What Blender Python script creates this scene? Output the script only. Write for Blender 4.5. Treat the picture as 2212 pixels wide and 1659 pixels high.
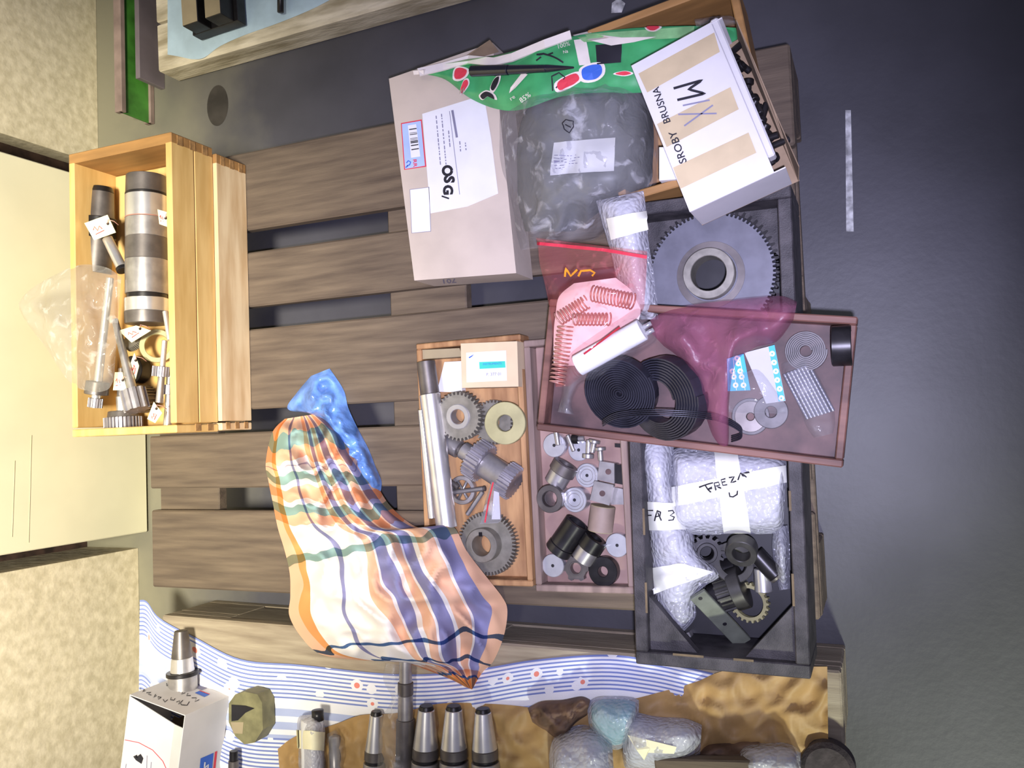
import bpy, math, random
from mathutils import Vector, Matrix, noise
from mathutils.bvhtree import BVHTree
random.seed(7)
S = bpy.context.scene
for o in list(bpy.data.objects): bpy.data.objects.remove(o)
COL = S.collection
V = Vector
# ------------------------------------------------------------------ camera
FPX = 1854.719
CAMPOS = V((1.28724, 0.27716, 1.38787))
RC = Matrix.Rotation(-0.127476, 3, 'Z') @ Matrix.Rotation(0.405192, 3, 'Y') @ Matrix.Rotation(0.078774, 3, 'Z')
cd = bpy.data.cameras.new('camera'); cam = bpy.data.objects.new('camera', cd); COL.objects.link(cam)
cd.sensor_fit = 'HORIZONTAL'; cd.sensor_width = 36; cd.lens = 36 * FPX / 2212; cd.clip_start = .02; cd.clip_end = 50
cam.matrix_world = Matrix.Translation(CAMPOS) @ RC.to_4x4()
S.camera = cam
S.view_settings.view_transform = 'Standard'; S.view_settings.look = 'None'
S.view_settings.exposure = 0.0; S.view_settings.gamma = 1; S.view_settings.use_curve_mapping = False

def lin(r, g, b):
    f = lambda c: c / 12.92 if c <= .04045 else ((c + .055) / 1.055) ** 2.4
    return (f(r / 255), f(g / 255), f(b / 255), 1)
def ray(u, v): return (RC @ V(((u - 1106) / FPX, (829.5 - v) / FPX, -1)))
def P(u, v, z):
    d = ray(u, v); return CAMPOS + d * ((z - CAMPOS.z) / d.z)
def PX(u, v, x):
    d = ray(u, v); return CAMPOS + d * ((x - CAMPOS.x) / d.x)
def sc(u, v, z): return ((P(u, v, z) - CAMPOS).dot(RC @ V((0, 0, -1)))) / FPX

# ------------------------------------------------------------------ world and lamps
w = bpy.data.worlds.new('world'); S.world = w; w.use_nodes = True
w.node_tree.nodes['Background'].inputs[0].default_value = (.50, .50, .72, 1)
w.node_tree.nodes['Background'].inputs[1].default_value = .34
def spot(name, loc, tgt, energy, col, angle, blend, radius):
    l = bpy.data.lights.new(name, 'SPOT'); l.energy = energy; l.color = col; l.spot_size = math.radians(angle)
    l.spot_blend = blend; l.shadow_soft_size = radius
    o = bpy.data.objects.new(name, l); COL.objects.link(o)
    o.matrix_world = Matrix.Translation(loc) @ (V(loc) - V(tgt)).to_track_quat('Z', 'Y').to_matrix().to_4x4()
    return o
spot('camera_flash', (1.31, .235, 1.42), P(1290, 720, .2), 118, (.72, .71, 1.0), 60, 1.0, .012)
spot('added_wall_wash', (1.15, .15, 2.9), (-.36, .30, .15), 760, (1.0, .94, .78), 40, .75, .25)  # unseen spot, added to wash the left wall in warm light
spot('added_floor_pool', (1.9, -2.2, 2.6), (1.30, -.40, 0), 430, (.95, 1.0, .82), 22, .3, .15)  # unseen spot, added; its cone edge stands in for a person's shadow boundary

# ------------------------------------------------------------------ materials
def mat(name, c, rough=.5, metal=0, var=.12, vs=25, bump=0, bs=150, c2=None, st=(1, 1, 1), coat=0, spec=.5, lo=.35, hi=.65, det=4):
    m = bpy.data.materials.new(name); m.use_nodes = True; nt = m.node_tree; b = nt.nodes['Principled BSDF']
    L = nt.links.new
    b.inputs['Roughness'].default_value = rough; b.inputs['Metallic'].default_value = metal
    b.inputs['Specular IOR Level'].default_value = spec; b.inputs['Coat Weight'].default_value = coat
    tc = nt.nodes.new('ShaderNodeTexCoord'); mp = nt.nodes.new('ShaderNodeMapping'); mp.inputs['Scale'].default_value = st
    L(tc.outputs['Object'], mp.inputs['Vector'])
    n = nt.nodes.new('ShaderNodeTexNoise'); n.inputs['Scale'].default_value = vs; n.inputs['Detail'].default_value = det
    L(mp.outputs[0], n.inputs['Vector'])
    r = nt.nodes.new('ShaderNodeValToRGB'); e = r.color_ramp.elements
    e[0].position = lo; e[1].position = hi
    e[0].color = c2 if c2 else tuple(x * (1 - var * 2) for x in c[:3]) + (1,)
    e[1].color = tuple(min(1, x * (1 + var)) for x in c[:3]) + (1,)
    L(n.outputs['Fac'], r.inputs[0]); L(r.outputs[0], b.inputs['Base Color'])
    if bump:
        n2 = nt.nodes.new('ShaderNodeTexNoise'); n2.inputs['Scale'].default_value = bs; n2.inputs['Detail'].default_value = 3
        L(mp.outputs[0], n2.inputs['Vector'])
        bp = nt.nodes.new('ShaderNodeBump'); bp.inputs['Strength'].default_value = bump; bp.inputs['Distance'].default_value = .002
        L(n2.outputs['Fac'], bp.inputs['Height']); L(bp.outputs[0], b.inputs['Normal'])
    return m
def film(name, tint, dens, c=(1, 1, 1, 1), rough=.12, bump=.6, bs=60, streak=.25):
    m = bpy.data.materials.new(name); m.use_nodes = True; nt = m.node_tree; L = nt.links.new
    b = nt.nodes['Principled BSDF']; out = nt.nodes['Material Output']
    b.inputs['Base Color'].default_value = c; b.inputs['Roughness'].default_value = rough; b.inputs['Specular IOR Level'].default_value = 1
    t = nt.nodes.new('ShaderNodeBsdfTransparent'); t.inputs[0].default_value = tint
    tc = nt.nodes.new('ShaderNodeTexCoord')
    n = nt.nodes.new('ShaderNodeTexNoise'); n.inputs['Scale'].default_value = bs; n.inputs['Detail'].default_value = 5; n.inputs['Distortion'].default_value = .6
    L(tc.outputs['Object'], n.inputs['Vector'])
    bp = nt.nodes.new('ShaderNodeBump'); bp.inputs['Strength'].default_value = bump; bp.inputs['Distance'].default_value = .004
    L(n.outputs['Fac'], bp.inputs['Height']); L(bp.outputs[0], b.inputs['Normal'])
    r = nt.nodes.new('ShaderNodeValToRGB'); e = r.color_ramp.elements
    e[0].position = .56; e[0].color = (dens,) * 3 + (1,); e[1].position = .70; e[1].color = (min(1, dens + streak),) * 3 + (1,)  # denser noise streaks imitate highlights on the crinkled film
    L(n.outputs['Fac'], r.inputs[0])
    mx = nt.nodes.new('ShaderNodeMixShader'); L(r.outputs[0], mx.inputs[0]); L(t.outputs[0], mx.inputs[1]); L(b.outputs[0], mx.inputs[2])
    L(mx.outputs[0], out.inputs['Surface'])
    return m
def bubble(name, c, dens, cell=140):
    m = film(name, (.95, .95, 1, 1), dens, c, .22, .5, 45, .2); nt = m.node_tree; L = nt.links.new
    b = nt.nodes['Principled BSDF']
    tc = nt.nodes['Texture Coordinate']; vo = nt.nodes.new('ShaderNodeTexVoronoi'); vo.inputs['Scale'].default_value = cell
    L(tc.outputs['Object'], vo.inputs['Vector'])
    bp = nt.nodes.new('ShaderNodeBump'); bp.inputs['Strength'].default_value = .7; bp.inputs['Distance'].default_value = .004; bp.invert = True
    L(vo.outputs['Distance'], bp.inputs['Height'])
    L(nt.nodes['Bump'].outputs[0], bp.inputs['Normal']); L(bp.outputs[0], b.inputs['Normal'])
    return m
M = {}
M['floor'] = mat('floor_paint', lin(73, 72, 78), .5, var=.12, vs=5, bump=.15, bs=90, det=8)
def dusty_lit(m):
    # pale dust plus painted-in lamp light on the floor along the foot of the wall
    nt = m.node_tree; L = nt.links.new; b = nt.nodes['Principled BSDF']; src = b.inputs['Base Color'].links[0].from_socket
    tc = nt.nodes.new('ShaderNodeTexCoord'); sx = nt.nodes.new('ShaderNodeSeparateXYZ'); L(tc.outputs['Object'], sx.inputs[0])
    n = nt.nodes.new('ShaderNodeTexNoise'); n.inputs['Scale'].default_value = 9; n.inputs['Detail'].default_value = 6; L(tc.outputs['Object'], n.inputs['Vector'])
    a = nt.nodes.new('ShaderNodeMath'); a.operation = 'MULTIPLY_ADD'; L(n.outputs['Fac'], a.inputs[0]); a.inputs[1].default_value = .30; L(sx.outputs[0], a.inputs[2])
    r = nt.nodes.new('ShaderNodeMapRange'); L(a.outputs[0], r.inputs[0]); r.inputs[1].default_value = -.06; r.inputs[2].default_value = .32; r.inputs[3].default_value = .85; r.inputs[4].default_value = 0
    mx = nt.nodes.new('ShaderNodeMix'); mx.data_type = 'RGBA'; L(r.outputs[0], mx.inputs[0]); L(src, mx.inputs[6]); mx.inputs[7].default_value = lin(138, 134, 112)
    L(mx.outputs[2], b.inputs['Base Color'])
dusty_lit(M['floor'])
M['wall'] = mat('rough_plaster', lin(226, 214, 184), .9, var=.05, vs=60, bump=.8, bs=45, c2=lin(206, 194, 162), det=8)
M['panel'] = mat('cream_paint', lin(240, 234, 200), .5, var=.03, vs=6)
M['crack'] = mat('dark_joint', lin(66, 48, 40), .9, var=.3, vs=40)
M['plank'] = mat('old_plank', lin(108, 94, 78), .8, var=.1, vs=7, bump=.35, bs=40, c2=lin(76, 64, 54), st=(1, 12, 12), det=8, lo=.25, hi=.75)
M['plank2'] = mat('pale_plank', lin(170, 158, 136), .85, var=.1, vs=7, bump=.4, bs=40, c2=lin(126, 112, 94), st=(1, 10, 10), det=8, lo=.25, hi=.75)
M['plank3'] = mat('whitish_plank', lin(214, 204, 180), .85, var=.15, vs=9, bump=.5, bs=40, c2=lin(160, 148, 120), st=(1, 5, 5), det=8)
M['pine'] = mat('yellow_pine', lin(224, 188, 124), .55, var=.05, vs=7, c2=lin(208, 168, 102), st=(7, 1, 7), coat=.1)
M['pine2'] = mat('pale_pine', lin(228, 204, 164), .6, var=.06, vs=7, c2=lin(206, 174, 130), st=(7, 1, 7))
M['pined'] = mat('brown_pine', lin(164, 122, 72), .6, var=.1, vs=9, st=(1, 7, 7))
M['endgrain'] = mat('end_grain', lin(168, 128, 80), .8, var=.2, vs=90)
M['traywood'] = mat('tray_wood', lin(178, 138, 96), .65, var=.15, vs=9, st=(6, 1, 6), c2=lin(140, 100, 66))
M['traywood2'] = mat('grey_tray_wood', lin(150, 128, 118), .7, var=.15, vs=9, st=(6, 1, 6))
M['trayfloor'] = mat('tray_floor', lin(160, 132, 122), .7, var=.12, vs=14, c2=lin(134, 106, 98))
M['redwood'] = mat('red_brown_wood', lin(122, 84, 72), .6, var=.15, vs=8, st=(1, 5, 5), c2=lin(88, 58, 50))
M['redfloor'] = mat('stained_tray_floor', lin(98, 72, 70), .6, var=.15, vs=16, c2=lin(52, 38, 40), det=7)
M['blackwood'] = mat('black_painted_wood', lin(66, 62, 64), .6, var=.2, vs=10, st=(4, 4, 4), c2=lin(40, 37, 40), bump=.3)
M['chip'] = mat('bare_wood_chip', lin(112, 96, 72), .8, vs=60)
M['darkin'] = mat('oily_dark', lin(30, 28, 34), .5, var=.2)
M['steel'] = mat('bright_steel', lin(222, 220, 220), .30, .75, var=.06, vs=30)
M['steelm'] = mat('grey_steel', lin(172, 168, 168), .38, .7, var=.12, vs=40)
M['alu'] = mat('turned_aluminium', lin(224, 224, 230), .33, .75, var=.04, vs=60)
M['gun'] = mat('dark_steel', lin(112, 106, 104), .42, .6, var=.15, vs=30)
M['gear'] = mat('cut_gear_steel', lin(140, 136, 126), .5, .45, var=.12, vs=60)
M['black'] = mat('blackened_steel', lin(46, 44, 46), .35, .5, var=.2, vs=40)
M['pinion'] = mat('pinion_steel', lin(168, 164, 170), .38, .6, var=.1, vs=50)
M['brass'] = mat('pale_bronze', lin(172, 166, 122), .5, .2, var=.08, vs=30)
M['copper'] = mat('copper_wire', lin(204, 150, 136), .4, .35)
M['tag'] = mat('tag_paper', lin(240, 234, 200), .8, var=.04)
M['ink'] = mat('black_ink', lin(26, 24, 34), .7, var=.05)
M['greyink'] = mat('grey_ink', lin(128, 126, 150), .7, var=.05)
M['redink'] = mat('red_ink', lin(214, 56, 74), .7, var=.05)
M['orangeink'] = mat('orange_ink', lin(240, 158, 40), .6, var=.05)
M['white'] = mat('white_paper', lin(226, 226, 230), .7, var=.02)
M['card'] = mat('cardboard', lin(196, 182, 168), .8, var=.05, vs=12, bump=.1)
M['cardd'] = mat('inner_cardboard', lin(150, 128, 104), .85, var=.1)
M['carton'] = mat('white_carton', lin(208, 205, 206), .55, var=.02)
M['cream'] = mat('cream_carton', lin(216, 194, 160), .7, var=.03)
M['tape'] = mat('masking_tape', lin(190, 172, 138), .6, var=.05)
M['wtape'] = mat('white_tape', lin(238, 238, 228), .5, var=.04)
M['teal'] = mat('teal_print', lin(60, 200, 180), .6, var=.05)
M['bluep'] = mat('blue_print', lin(52, 100, 200), .6, var=.05)
M['cyan'] = mat('cyan_card', lin(30, 168, 214), .5, var=.05)
M['paleblue'] = mat('pale_blue_print', lin(168, 190, 236), .6, var=.05)
M['greencl'] = mat('light_blue_cloth', lin(182, 206, 220), .9, var=.06, vs=20, bump=.2)
M['green'] = mat('green_paint', lin(74, 138, 52), .5, var=.2, vs=20)
M['pinkm'] = mat('dull_pink_primer', lin(150, 130, 120), .6, var=.15, vs=20)
M['purp'] = mat('dull_grey_bar', lin(122, 112, 116), .5, var=.1, vs=12)
M['beigem'] = mat('beige_metal', lin(160, 146, 118), .5, var=.1, vs=12)
M['bagg'] = mat('green_bag_film', lin(64, 160, 98), .4, var=.1, vs=30, spec=.6)
M['bagl'] = mat('pale_green_bag', lin(140, 196, 134), .45, var=.15, vs=40)
M['bagw'] = mat('white_bag_hem', lin(232, 222, 212), .5, var=.04)
M['plasticblack'] = mat('black_plastic', lin(30, 30, 40), .25, var=.1)
M['greybundle'] = mat('grey_sheet', lin(92, 94, 90), .45, var=.15, vs=7)
M['pinkpaper'] = mat('pale_pink_tissue', lin(250, 232, 232), .8, var=.03, bump=.3, bs=60)
M['rollwhite'] = mat('white_roll', lin(250, 250, 250), .6, var=.01)
M['bluebag'] = mat('blue_plastic', lin(104, 146, 218), .3, var=.2, vs=40, bump=.7, bs=70, spec=.8)
M['brownpaper'] = mat('brown_wrapping_paper', lin(170, 136, 86), .6, var=.07, vs=18, bump=.5, bs=50)
M['darkpaper'] = mat('dark_brown_paper', lin(112, 86, 66), .7, var=.25, vs=25, bump=.5, bs=50)
M['olive'] = mat('olive_casting', lin(128, 124, 90), .6, var=.15, vs=40, bump=.3)
M['stone'] = mat('dark_grinding_stone', lin(72, 64, 66), .9, var=.15, vs=80, bump=.6, bs=200)
M['tealcup'] = mat('teal_plastic', lin(120, 196, 206), .4, var=.1)
M['whiteline'] = mat('worn_white_line', lin(190, 190, 190), .7, var=.3, vs=60)
M['filmclear'] = film('clear_film', (.88, .88, .89, 1), .09, (.85, .85, .86, 1), .1, .9, 34, .16)
M['filmbag'] = film('clear_bag_film', (.84, .82, .79, 1), .20, (.70, .68, .66, 1), .1, 1.0, 42, .30)
M['filmgrey'] = film('thick_clear_film', (.84, .84, .86, 1), .12, (.85, .85, .88, 1), .06, 1.3, 36, .30)
M['filmred'] = film('red_zip_film', (1, .86, .84, 1), .17, lin(226, 120, 124), streak=.18, bump=.6)
M['net'] = film('red_net', (.93, .76, .82, 1), .30, lin(184, 108, 138), .4, .5, 60, .16)
M['bub'] = bubble('bubble_wrap', lin(206, 206, 212), .5)
M['bubd'] = bubble('thin_bubble_wrap', lin(200, 201, 206), .42)

def uvstripes(name, fn):
    m = bpy.data.materials.new(name); m.use_nodes = True; nt = m.node_tree
    b = nt.nodes['Principled BSDF']; b.inputs['Roughness'].default_value = .9; b.inputs['Specular IOR Level'].default_value = .1
    uv = nt.nodes.new('ShaderNodeUVMap'); sx = nt.nodes.new('ShaderNodeSeparateXYZ'); nt.links.new(uv.outputs[0], sx.inputs[0])
    fn(nt, uv, sx, b)
    n = nt.nodes.new('ShaderNodeTexNoise'); n.inputs['Scale'].default_value = 600
    tc = nt.nodes.new('ShaderNodeTexCoord'); nt.links.new(tc.outputs['Object'], n.inputs['Vector'])
    bp = nt.nodes.new('ShaderNodeBump'); bp.inputs['Strength'].default_value = .25; bp.inputs['Distance'].default_value = .001
    nt.links.new(n.outputs['Fac'], bp.inputs['Height']); nt.links.new(bp.outputs[0], b.inputs['Normal'])
    return m
def ramp(nt, src, stops):
    r = nt.nodes.new('ShaderNodeValToRGB'); r.color_ramp.interpolation = 'CONSTANT'; e = r.color_ramp.elements
    e[0].position = stops[0][0]; e[0].color = stops[0][1]
    e[1].position = stops[1][0]; e[1].color = stops[1][1]
    for p, c in stops[2:]:
        k = e.new(p); k.color = c
    nt.links.new(src, r.inputs[0]); return r
def mathn(nt, op, a, b=None):
    n = nt.nodes.new('ShaderNodeMath'); n.operation = op
    for i, x in enumerate((a, b)):
        if x is None: continue
        if isinstance(x, (int, float)): n.inputs[i].default_value = x
        else: nt.links.new(x, n.inputs[i])
    return n.outputs[0]
W_ = (1, 1, 1, 1); OR = lin(248, 202, 172); OR2 = lin(242, 170, 108); BL = lin(148, 150, 196); TE = lin(146, 180, 178); NV = lin(80, 110, 158); LP = lin(190, 184, 204)
def checkfn(nt, uv, sx, b):
    a = ramp(nt, sx.outputs[0], [(0, OR), (.05, OR2), (.09, W_), (.17, W_), (.26, BL), (.285, W_), (.43, OR), (.485, W_), (.50, BL), (.555, W_), (.585, OR), (.635, W_), (.65, BL), (.725, W_), (.75, OR), (.83, W_), (.845, BL), (.93, OR)])
    c = ramp(nt, sx.outputs[1], [(0, OR), (.05, TE), (.09, OR), (.135, W_), (.15, LP), (.155, W_), (.175, TE), (.205, W_), (.225, OR), (.265, W_), (.285, TE), (.315, OR), (.35, W_), (.445, TE), (.472, W_), (.62, W_), (.76, NV), (.772, W_), (.83, NV), (.842, W_), (.90, OR), (.93, NV), (.945, OR2)])
    mx = nt.nodes.new('ShaderNodeMix'); mx.data_type = 'RGBA'; mx.blend_type = 'MULTIPLY'; mx.inputs[0].default_value = 1
    nt.links.new(a.outputs[0], mx.inputs[6]); nt.links.new(c.outputs[0], mx.inputs[7])
    m2 = nt.nodes.new('ShaderNodeMix'); m2.data_type = 'RGBA'; m2.blend_type = 'MULTIPLY'; m2.inputs[0].default_value = 1
    m2.inputs[7].default_value = lin(240, 234, 226); nt.links.new(mx.outputs[2], m2.inputs[6])
    nt.links.new(m2.outputs[2], b.inputs['Base Color'])
M['check'] = uvstripes('checked_tea_towel', checkfn)
CB = lin(126, 140, 196); CW = lin(236, 236, 240); CM = lin(178, 188, 222)
def floralfn(nt, uv, sx, b):
    fr = mathn(nt, 'FRACT', mathn(nt, 'MULTIPLY', sx.outputs[0], 2.6))
    st = []
    for i in range(9): st += [(.0 + i * .055, CB), (.024 + i * .055, CW)]
    st += [(.53, CW), (.60, CM), (.70, CW), (.78, CM), (.88, CW), (.95, CM)]
    a = ramp(nt, fr, st)
    vo = nt.nodes.new('ShaderNodeTexVoronoi'); vo.inputs['Scale'].default_value = 11.5; nt.links.new(uv.outputs[0], vo.inputs['Vector'])
    band = mathn(nt, 'LESS_THAN', fr, .5)
    sp = nt.nodes.new('ShaderNodeSeparateColor'); nt.links.new(vo.outputs['Color'], sp.inputs[0])
    pick = mathn(nt, 'MULTIPLY', mathn(nt, 'GREATER_THAN', sp.outputs[0], .5), band)
    f1 = mathn(nt, 'MULTIPLY', mathn(nt, 'LESS_THAN', vo.outputs['Distance'], .36), pick)
    f2 = mathn(nt, 'MULTIPLY', mathn(nt, 'LESS_THAN', vo.outputs['Distance'], .17), pick)
    m1 = nt.nodes.new('ShaderNodeMix'); m1.data_type = 'RGBA'; nt.links.new(f1, m1.inputs[0]); nt.links.new(a.outputs[0], m1.inputs[6]); m1.inputs[7].default_value = CW
    m2 = nt.nodes.new('ShaderNodeMix'); m2.data_type = 'RGBA'; nt.links.new(f2, m2.inputs[0]); nt.links.new(m1.outputs[2], m2.inputs[6]); m2.inputs[7].default_value = lin(232, 140, 124)
    nt.links.new(m2.outputs[2], b.inputs['Base Color'])
M['floral'] = uvstripes('striped_floral_cloth', floralfn)

# ------------------------------------------------------------------ mesh tools
class MB:
    def __init__(s): s.v = []; s.f = []; s.sm = []; s.uv = {}
    def add(s, vs, fs, T=None, smooth=False, uvs=None):
        o = len(s.v)
        for i, p in enumerate(vs):
            p = V(p); s.v.append(T @ p if T else p)
            if uvs: s.uv[o + i] = uvs[i]
        for f in fs: s.f.append([o + i for i in f]); s.sm.append(smooth)
        return s
    def box(s, c, d, T=None, b=.0015):
        hx, hy, hz = d[0] / 2, d[1] / 2, d[2] / 2; b = min(b, hx * .4, hy * .4, hz * .4)
        vs = []; ix = {}
        for sx in (-1, 1):
            for sy in (-1, 1):
                for sz in (-1, 1):
                    for a in range(3):
                        k = [hx, hy, hz]
                        q = [k[j] - (0 if j == a else b) for j in range(3)]
                        ix[(sx, sy, sz, a)] = len(vs); vs.append((c[0] + sx * q[0], c[1] + sy * q[1], c[2] + sz * q[2]))
        fs = []
        g = lambda sx, sy, sz, a: ix[(sx, sy, sz, a)]
        for t in (-1, 1):
            for a, mk in ((0, lambda p, q: (t, p, q)), (1, lambda p, q: (q, t, p)), (2, lambda p, q: (p, q, t))):
                r = [g(*mk(-1, -1), a), g(*mk(1, -1), a), g(*mk(1, 1), a), g(*mk(-1, 1), a)]
                fs.append(r if t > 0 else r[::-1])
        for p in (-1, 1):
            for q in (-1, 1):
                for a in range(3):
                    b1, b2 = (a + 1) % 3, (a + 2) % 3
                    def kk(e, ax):
                        l = [0, 0, 0]; l[a] = e; l[b1] = p; l[b2] = q; return g(*l, ax)
                    r = [kk(-1, b1), kk(1, b1), kk(1, b2), kk(-1, b2)]
                    fs.append(r if p * q < 0 else r[::-1])
        for sx in (-1, 1):
            for sy in (-1, 1):
                for sz in (-1, 1):
                    r = [g(sx, sy, sz, 0), g(sx, sy, sz, 1), g(sx, sy, sz, 2)]
                    fs.append(r if sx * sy * sz > 0 else r[::-1])
        return s.add(vs, fs, T)
    def lathe(s, prof, T=None, seg=32, closed=False):
        # prof: list of (radius, height); flat shading between profile steps by duplicating rings
        n = len(prof); rng = range(n if closed else n - 1)
        for k in rng:
            (r0, z0), (r1, z1) = prof[k], prof[(k + 1) % n]
            vs = []
            for i in range(seg):
                a = 2 * math.pi * i / seg
                vs += [(r0 * math.cos(a), r0 * math.sin(a), z0), (r1 * math.cos(a), r1 * math.sin(a), z1)]
            if r0 < 1e-7: fs = [(0, (2 * ((i + 1) % seg)) + 1, 2 * i + 1)[::-1] for i in range(seg)]
            elif r1 < 1e-7: fs = [(2 * i, 2 * ((i + 1) % seg), 1) for i in range(seg)]
            else: fs = [(2 * i, 2 * ((i + 1) % seg), 2 * ((i + 1) % seg) + 1, 2 * i + 1) for i in range(seg)]
            s.add(vs, fs, T, True)
        return s
    def cyl(s, r, z0, z1, T=None, seg=28, r1=None, ch=.0008):
        r1 = r if r1 is None else r1; ch = min(ch, r * .3, abs(z1 - z0) * .3)
        return s.lathe([(0, z0), (r - ch, z0), (r, z0 + ch), (r1, z1 - ch), (max(r1 - ch, 1e-5), z1), (0, z1)], T, seg)
    def tubering(s, ro, ri, z0, z1, T=None, seg=36, ch=.0008):
        ch = min(ch, (ro - ri) * .3, (z1 - z0) * .3)
        return s.lathe([(ri, z0), (ro - ch, z0), (ro, z0 + ch), (ro, z1 - ch), (ro - ch, z1), (ri + ch, z1), (ri, z1 - ch)], T, seg, True)
    def gear(s, n, ro, rr, ri, z0, z1, T=None):
        out = []
        for i in range(n):
            for fr, r in ((-.27, rr), (-.14, ro), (.14, ro), (.27, rr)):
                a = 2 * math.pi * (i + fr) / n; out.append((r * math.cos(a), r * math.sin(a), a))
        m = len(out); vs = []
        for z in (z0, z1):
            for x, y, a in out: vs.append((x, y, z))
            for x, y, a in out: vs.append((ri * math.cos(a), ri * math.sin(a), z))
        fs = []
        for i in range(m):
            j = (i + 1) % m
            fs += [(i, j, 2 * m + j, 2 * m + i), (m + j, m + i, 3 * m + i, 3 * m + j),
                   (2 * m + i, 2 * m + j, 3 * m + j, 3 * m + i), (j, i, m + i, m + j)]
        return s.add(vs, fs, T)
    def prism(s, poly, z0, z1, T=None):
        n = len(poly); vs = [(x, y, z0) for x, y in poly] + [(x, y, z1) for x, y in poly]
        fs = [tuple(range(n))[::-1], tuple(range(n, 2 * n))] + [(i, (i + 1) % n, n + (i + 1) % n, n + i) for i in range(n)]
        return s.add(vs, fs, T)
    def tube(s, pts, r, seg=8, T=None, flat=None, cap=True):
        pts = [V(p) for p in pts]; n = len(pts); vs = []
        for i, p in enumerate(pts):
            t = (pts[min(i + 1, n - 1)] - pts[max(i - 1, 0)]).normalized()
            up = V((0, 0, 1)) if abs(t.z) < .95 else V((1, 0, 0))
            a = t.cross(up).normalized(); b = a.cross(t)
            if flat:
                for x, y in ((-1, -1), (1, -1), (1, 1), (-1, 1)): vs.append(p + a * x * flat[0] + b * y * flat[1])
            else:
                for k in range(seg):
                    q = 2 * math.pi * k / seg; vs.append(p + a * r * math.cos(q) + b * r * math.sin(q))
        m = 4 if flat else seg
        fs = [(i * m + k, i * m + (k + 1) % m, (i + 1) * m + (k + 1) % m, (i + 1) * m + k) for i in range(n - 1) for k in range(m)]
        if cap: fs += [tuple(range(m))[::-1], tuple(range((n - 1) * m, n * m))]
        return s.add(vs, fs, T, not flat)
    def bvh(s): return BVHTree.FromPolygons([tuple(p) for p in s.v], s.f)

def mesh_of(name, mb, m):
    me = bpy.data.meshes.new(name); me.from_pydata([tuple(p) for p in mb.v], [], mb.f)
    me.materials.append(m); me.polygons.foreach_set('use_smooth', mb.sm)
    if mb.uv:
        u = me.uv_layers.new(name='UVMap')
        for l in me.loops: u.data[l.index].uv = mb.uv.get(l.vertex_index, (0, 0))
    me.update(); return me
def obj(name, mb, m, parent=None, wparent=None):
    # parent: shape given in the parent's own coordinates;  wparent: shape given in world coordinates
    o = bpy.data.objects.new(name, mesh_of(name, mb, M[m] if isinstance(m, str) else m)); COL.objects.link(o)
    if parent: o.parent = parent
    if wparent:
        o.parent = wparent; o.matrix_parent_inverse = Matrix.Identity(4); o.matrix_basis = world_of(wparent).inverted()
    return o
def world_of(o): return (world_of(o.parent) @ o.matrix_basis) if o.parent else o.matrix_basis
def tag(o, label, cat, group=None, kind=None):
    o['label'] = label; o['category'] = cat
    if group: o['group'] = group
    if kind: o['kind'] = kind
    return o
def thing(name, label, cat, T=None, group=None):
    o = bpy.data.objects.new(name, None); COL.objects.link(o); o.empty_display_size = .02
    o.matrix_basis = T if T is not None else Matrix.Identity(4)
    return tag(o, label, cat, group)
def struct(name, mb, m):
    o = obj(name, mb, m); o['kind'] = 'structure'; return o
def dup(root, T, label=None, group=None):
    r = root.copy(); COL.objects.link(r); r.matrix_basis = T
    if label: r['label'] = label
    if group: r['group'] = group
    for ch in list(root.children):
        c = ch.copy(); COL.objects.link(c); c.parent = r
        for g in ch.children:
            d = g.copy(); COL.objects.link(d); d.parent = c
    return r
def TR(p, rz=0, rx=0, ry=0):
    return Matrix.Translation(p) @ Matrix.Rotation(rz, 4, 'Z') @ Matrix.Rotation(ry, 4, 'Y') @ Matrix.Rotation(rx, 4, 'X')
def along(a, b):
    d = b - a; z = d.normalized(); up = V((0, 0, 1)) if abs(z.z) < .9 else V((0, 1, 0))
    x = up.cross(z).normalized(); y = z.cross(x)
    m = Matrix((x, y, z)).transposed().to_4x4(); m.translation = a; return m

# surface mappers: a pixel of the reference frame -> a point on a given real surface
def onplane(z, off=.0006): return lambda u, v: P(u, v, z + off)
def onmesh(b, zdef, off=.0008):
    def f(u, v):
        d = ray(u, v).normalized(); h = b.ray_cast(CAMPOS, d)
        if h[0] is None: return P(u, v, zdef)
        n = h[1] if h[1].dot(d) < 0 else -h[1]
        return h[0] + n * off
    return f
def quad_px(mp, q, n=1, m=1):
    mb = MB(); vs = []
    for j in range(m + 1):
        for i in range(n + 1):
            s, t = i / n, j / m
            x = (q[0][0] * (1 - s) + q[1][0] * s) * (1 - t) + (q[3][0] * (1 - s) + q[2][0] * s) * t
            y = (q[0][1] * (1 - s) + q[1][1] * s) * (1 - t) + (q[3][1] * (1 - s) + q[2][1] * s) * t
            vs.append(mp(x, y))
    fs = [((n + 1) * j + i, (n + 1) * (j + 1) + i, (n + 1) * (j + 1) + i + 1, (n + 1) * j + i + 1) for j in range(m) for i in range(n)]
    return mb.add(vs, fs, None, n > 1)
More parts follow.
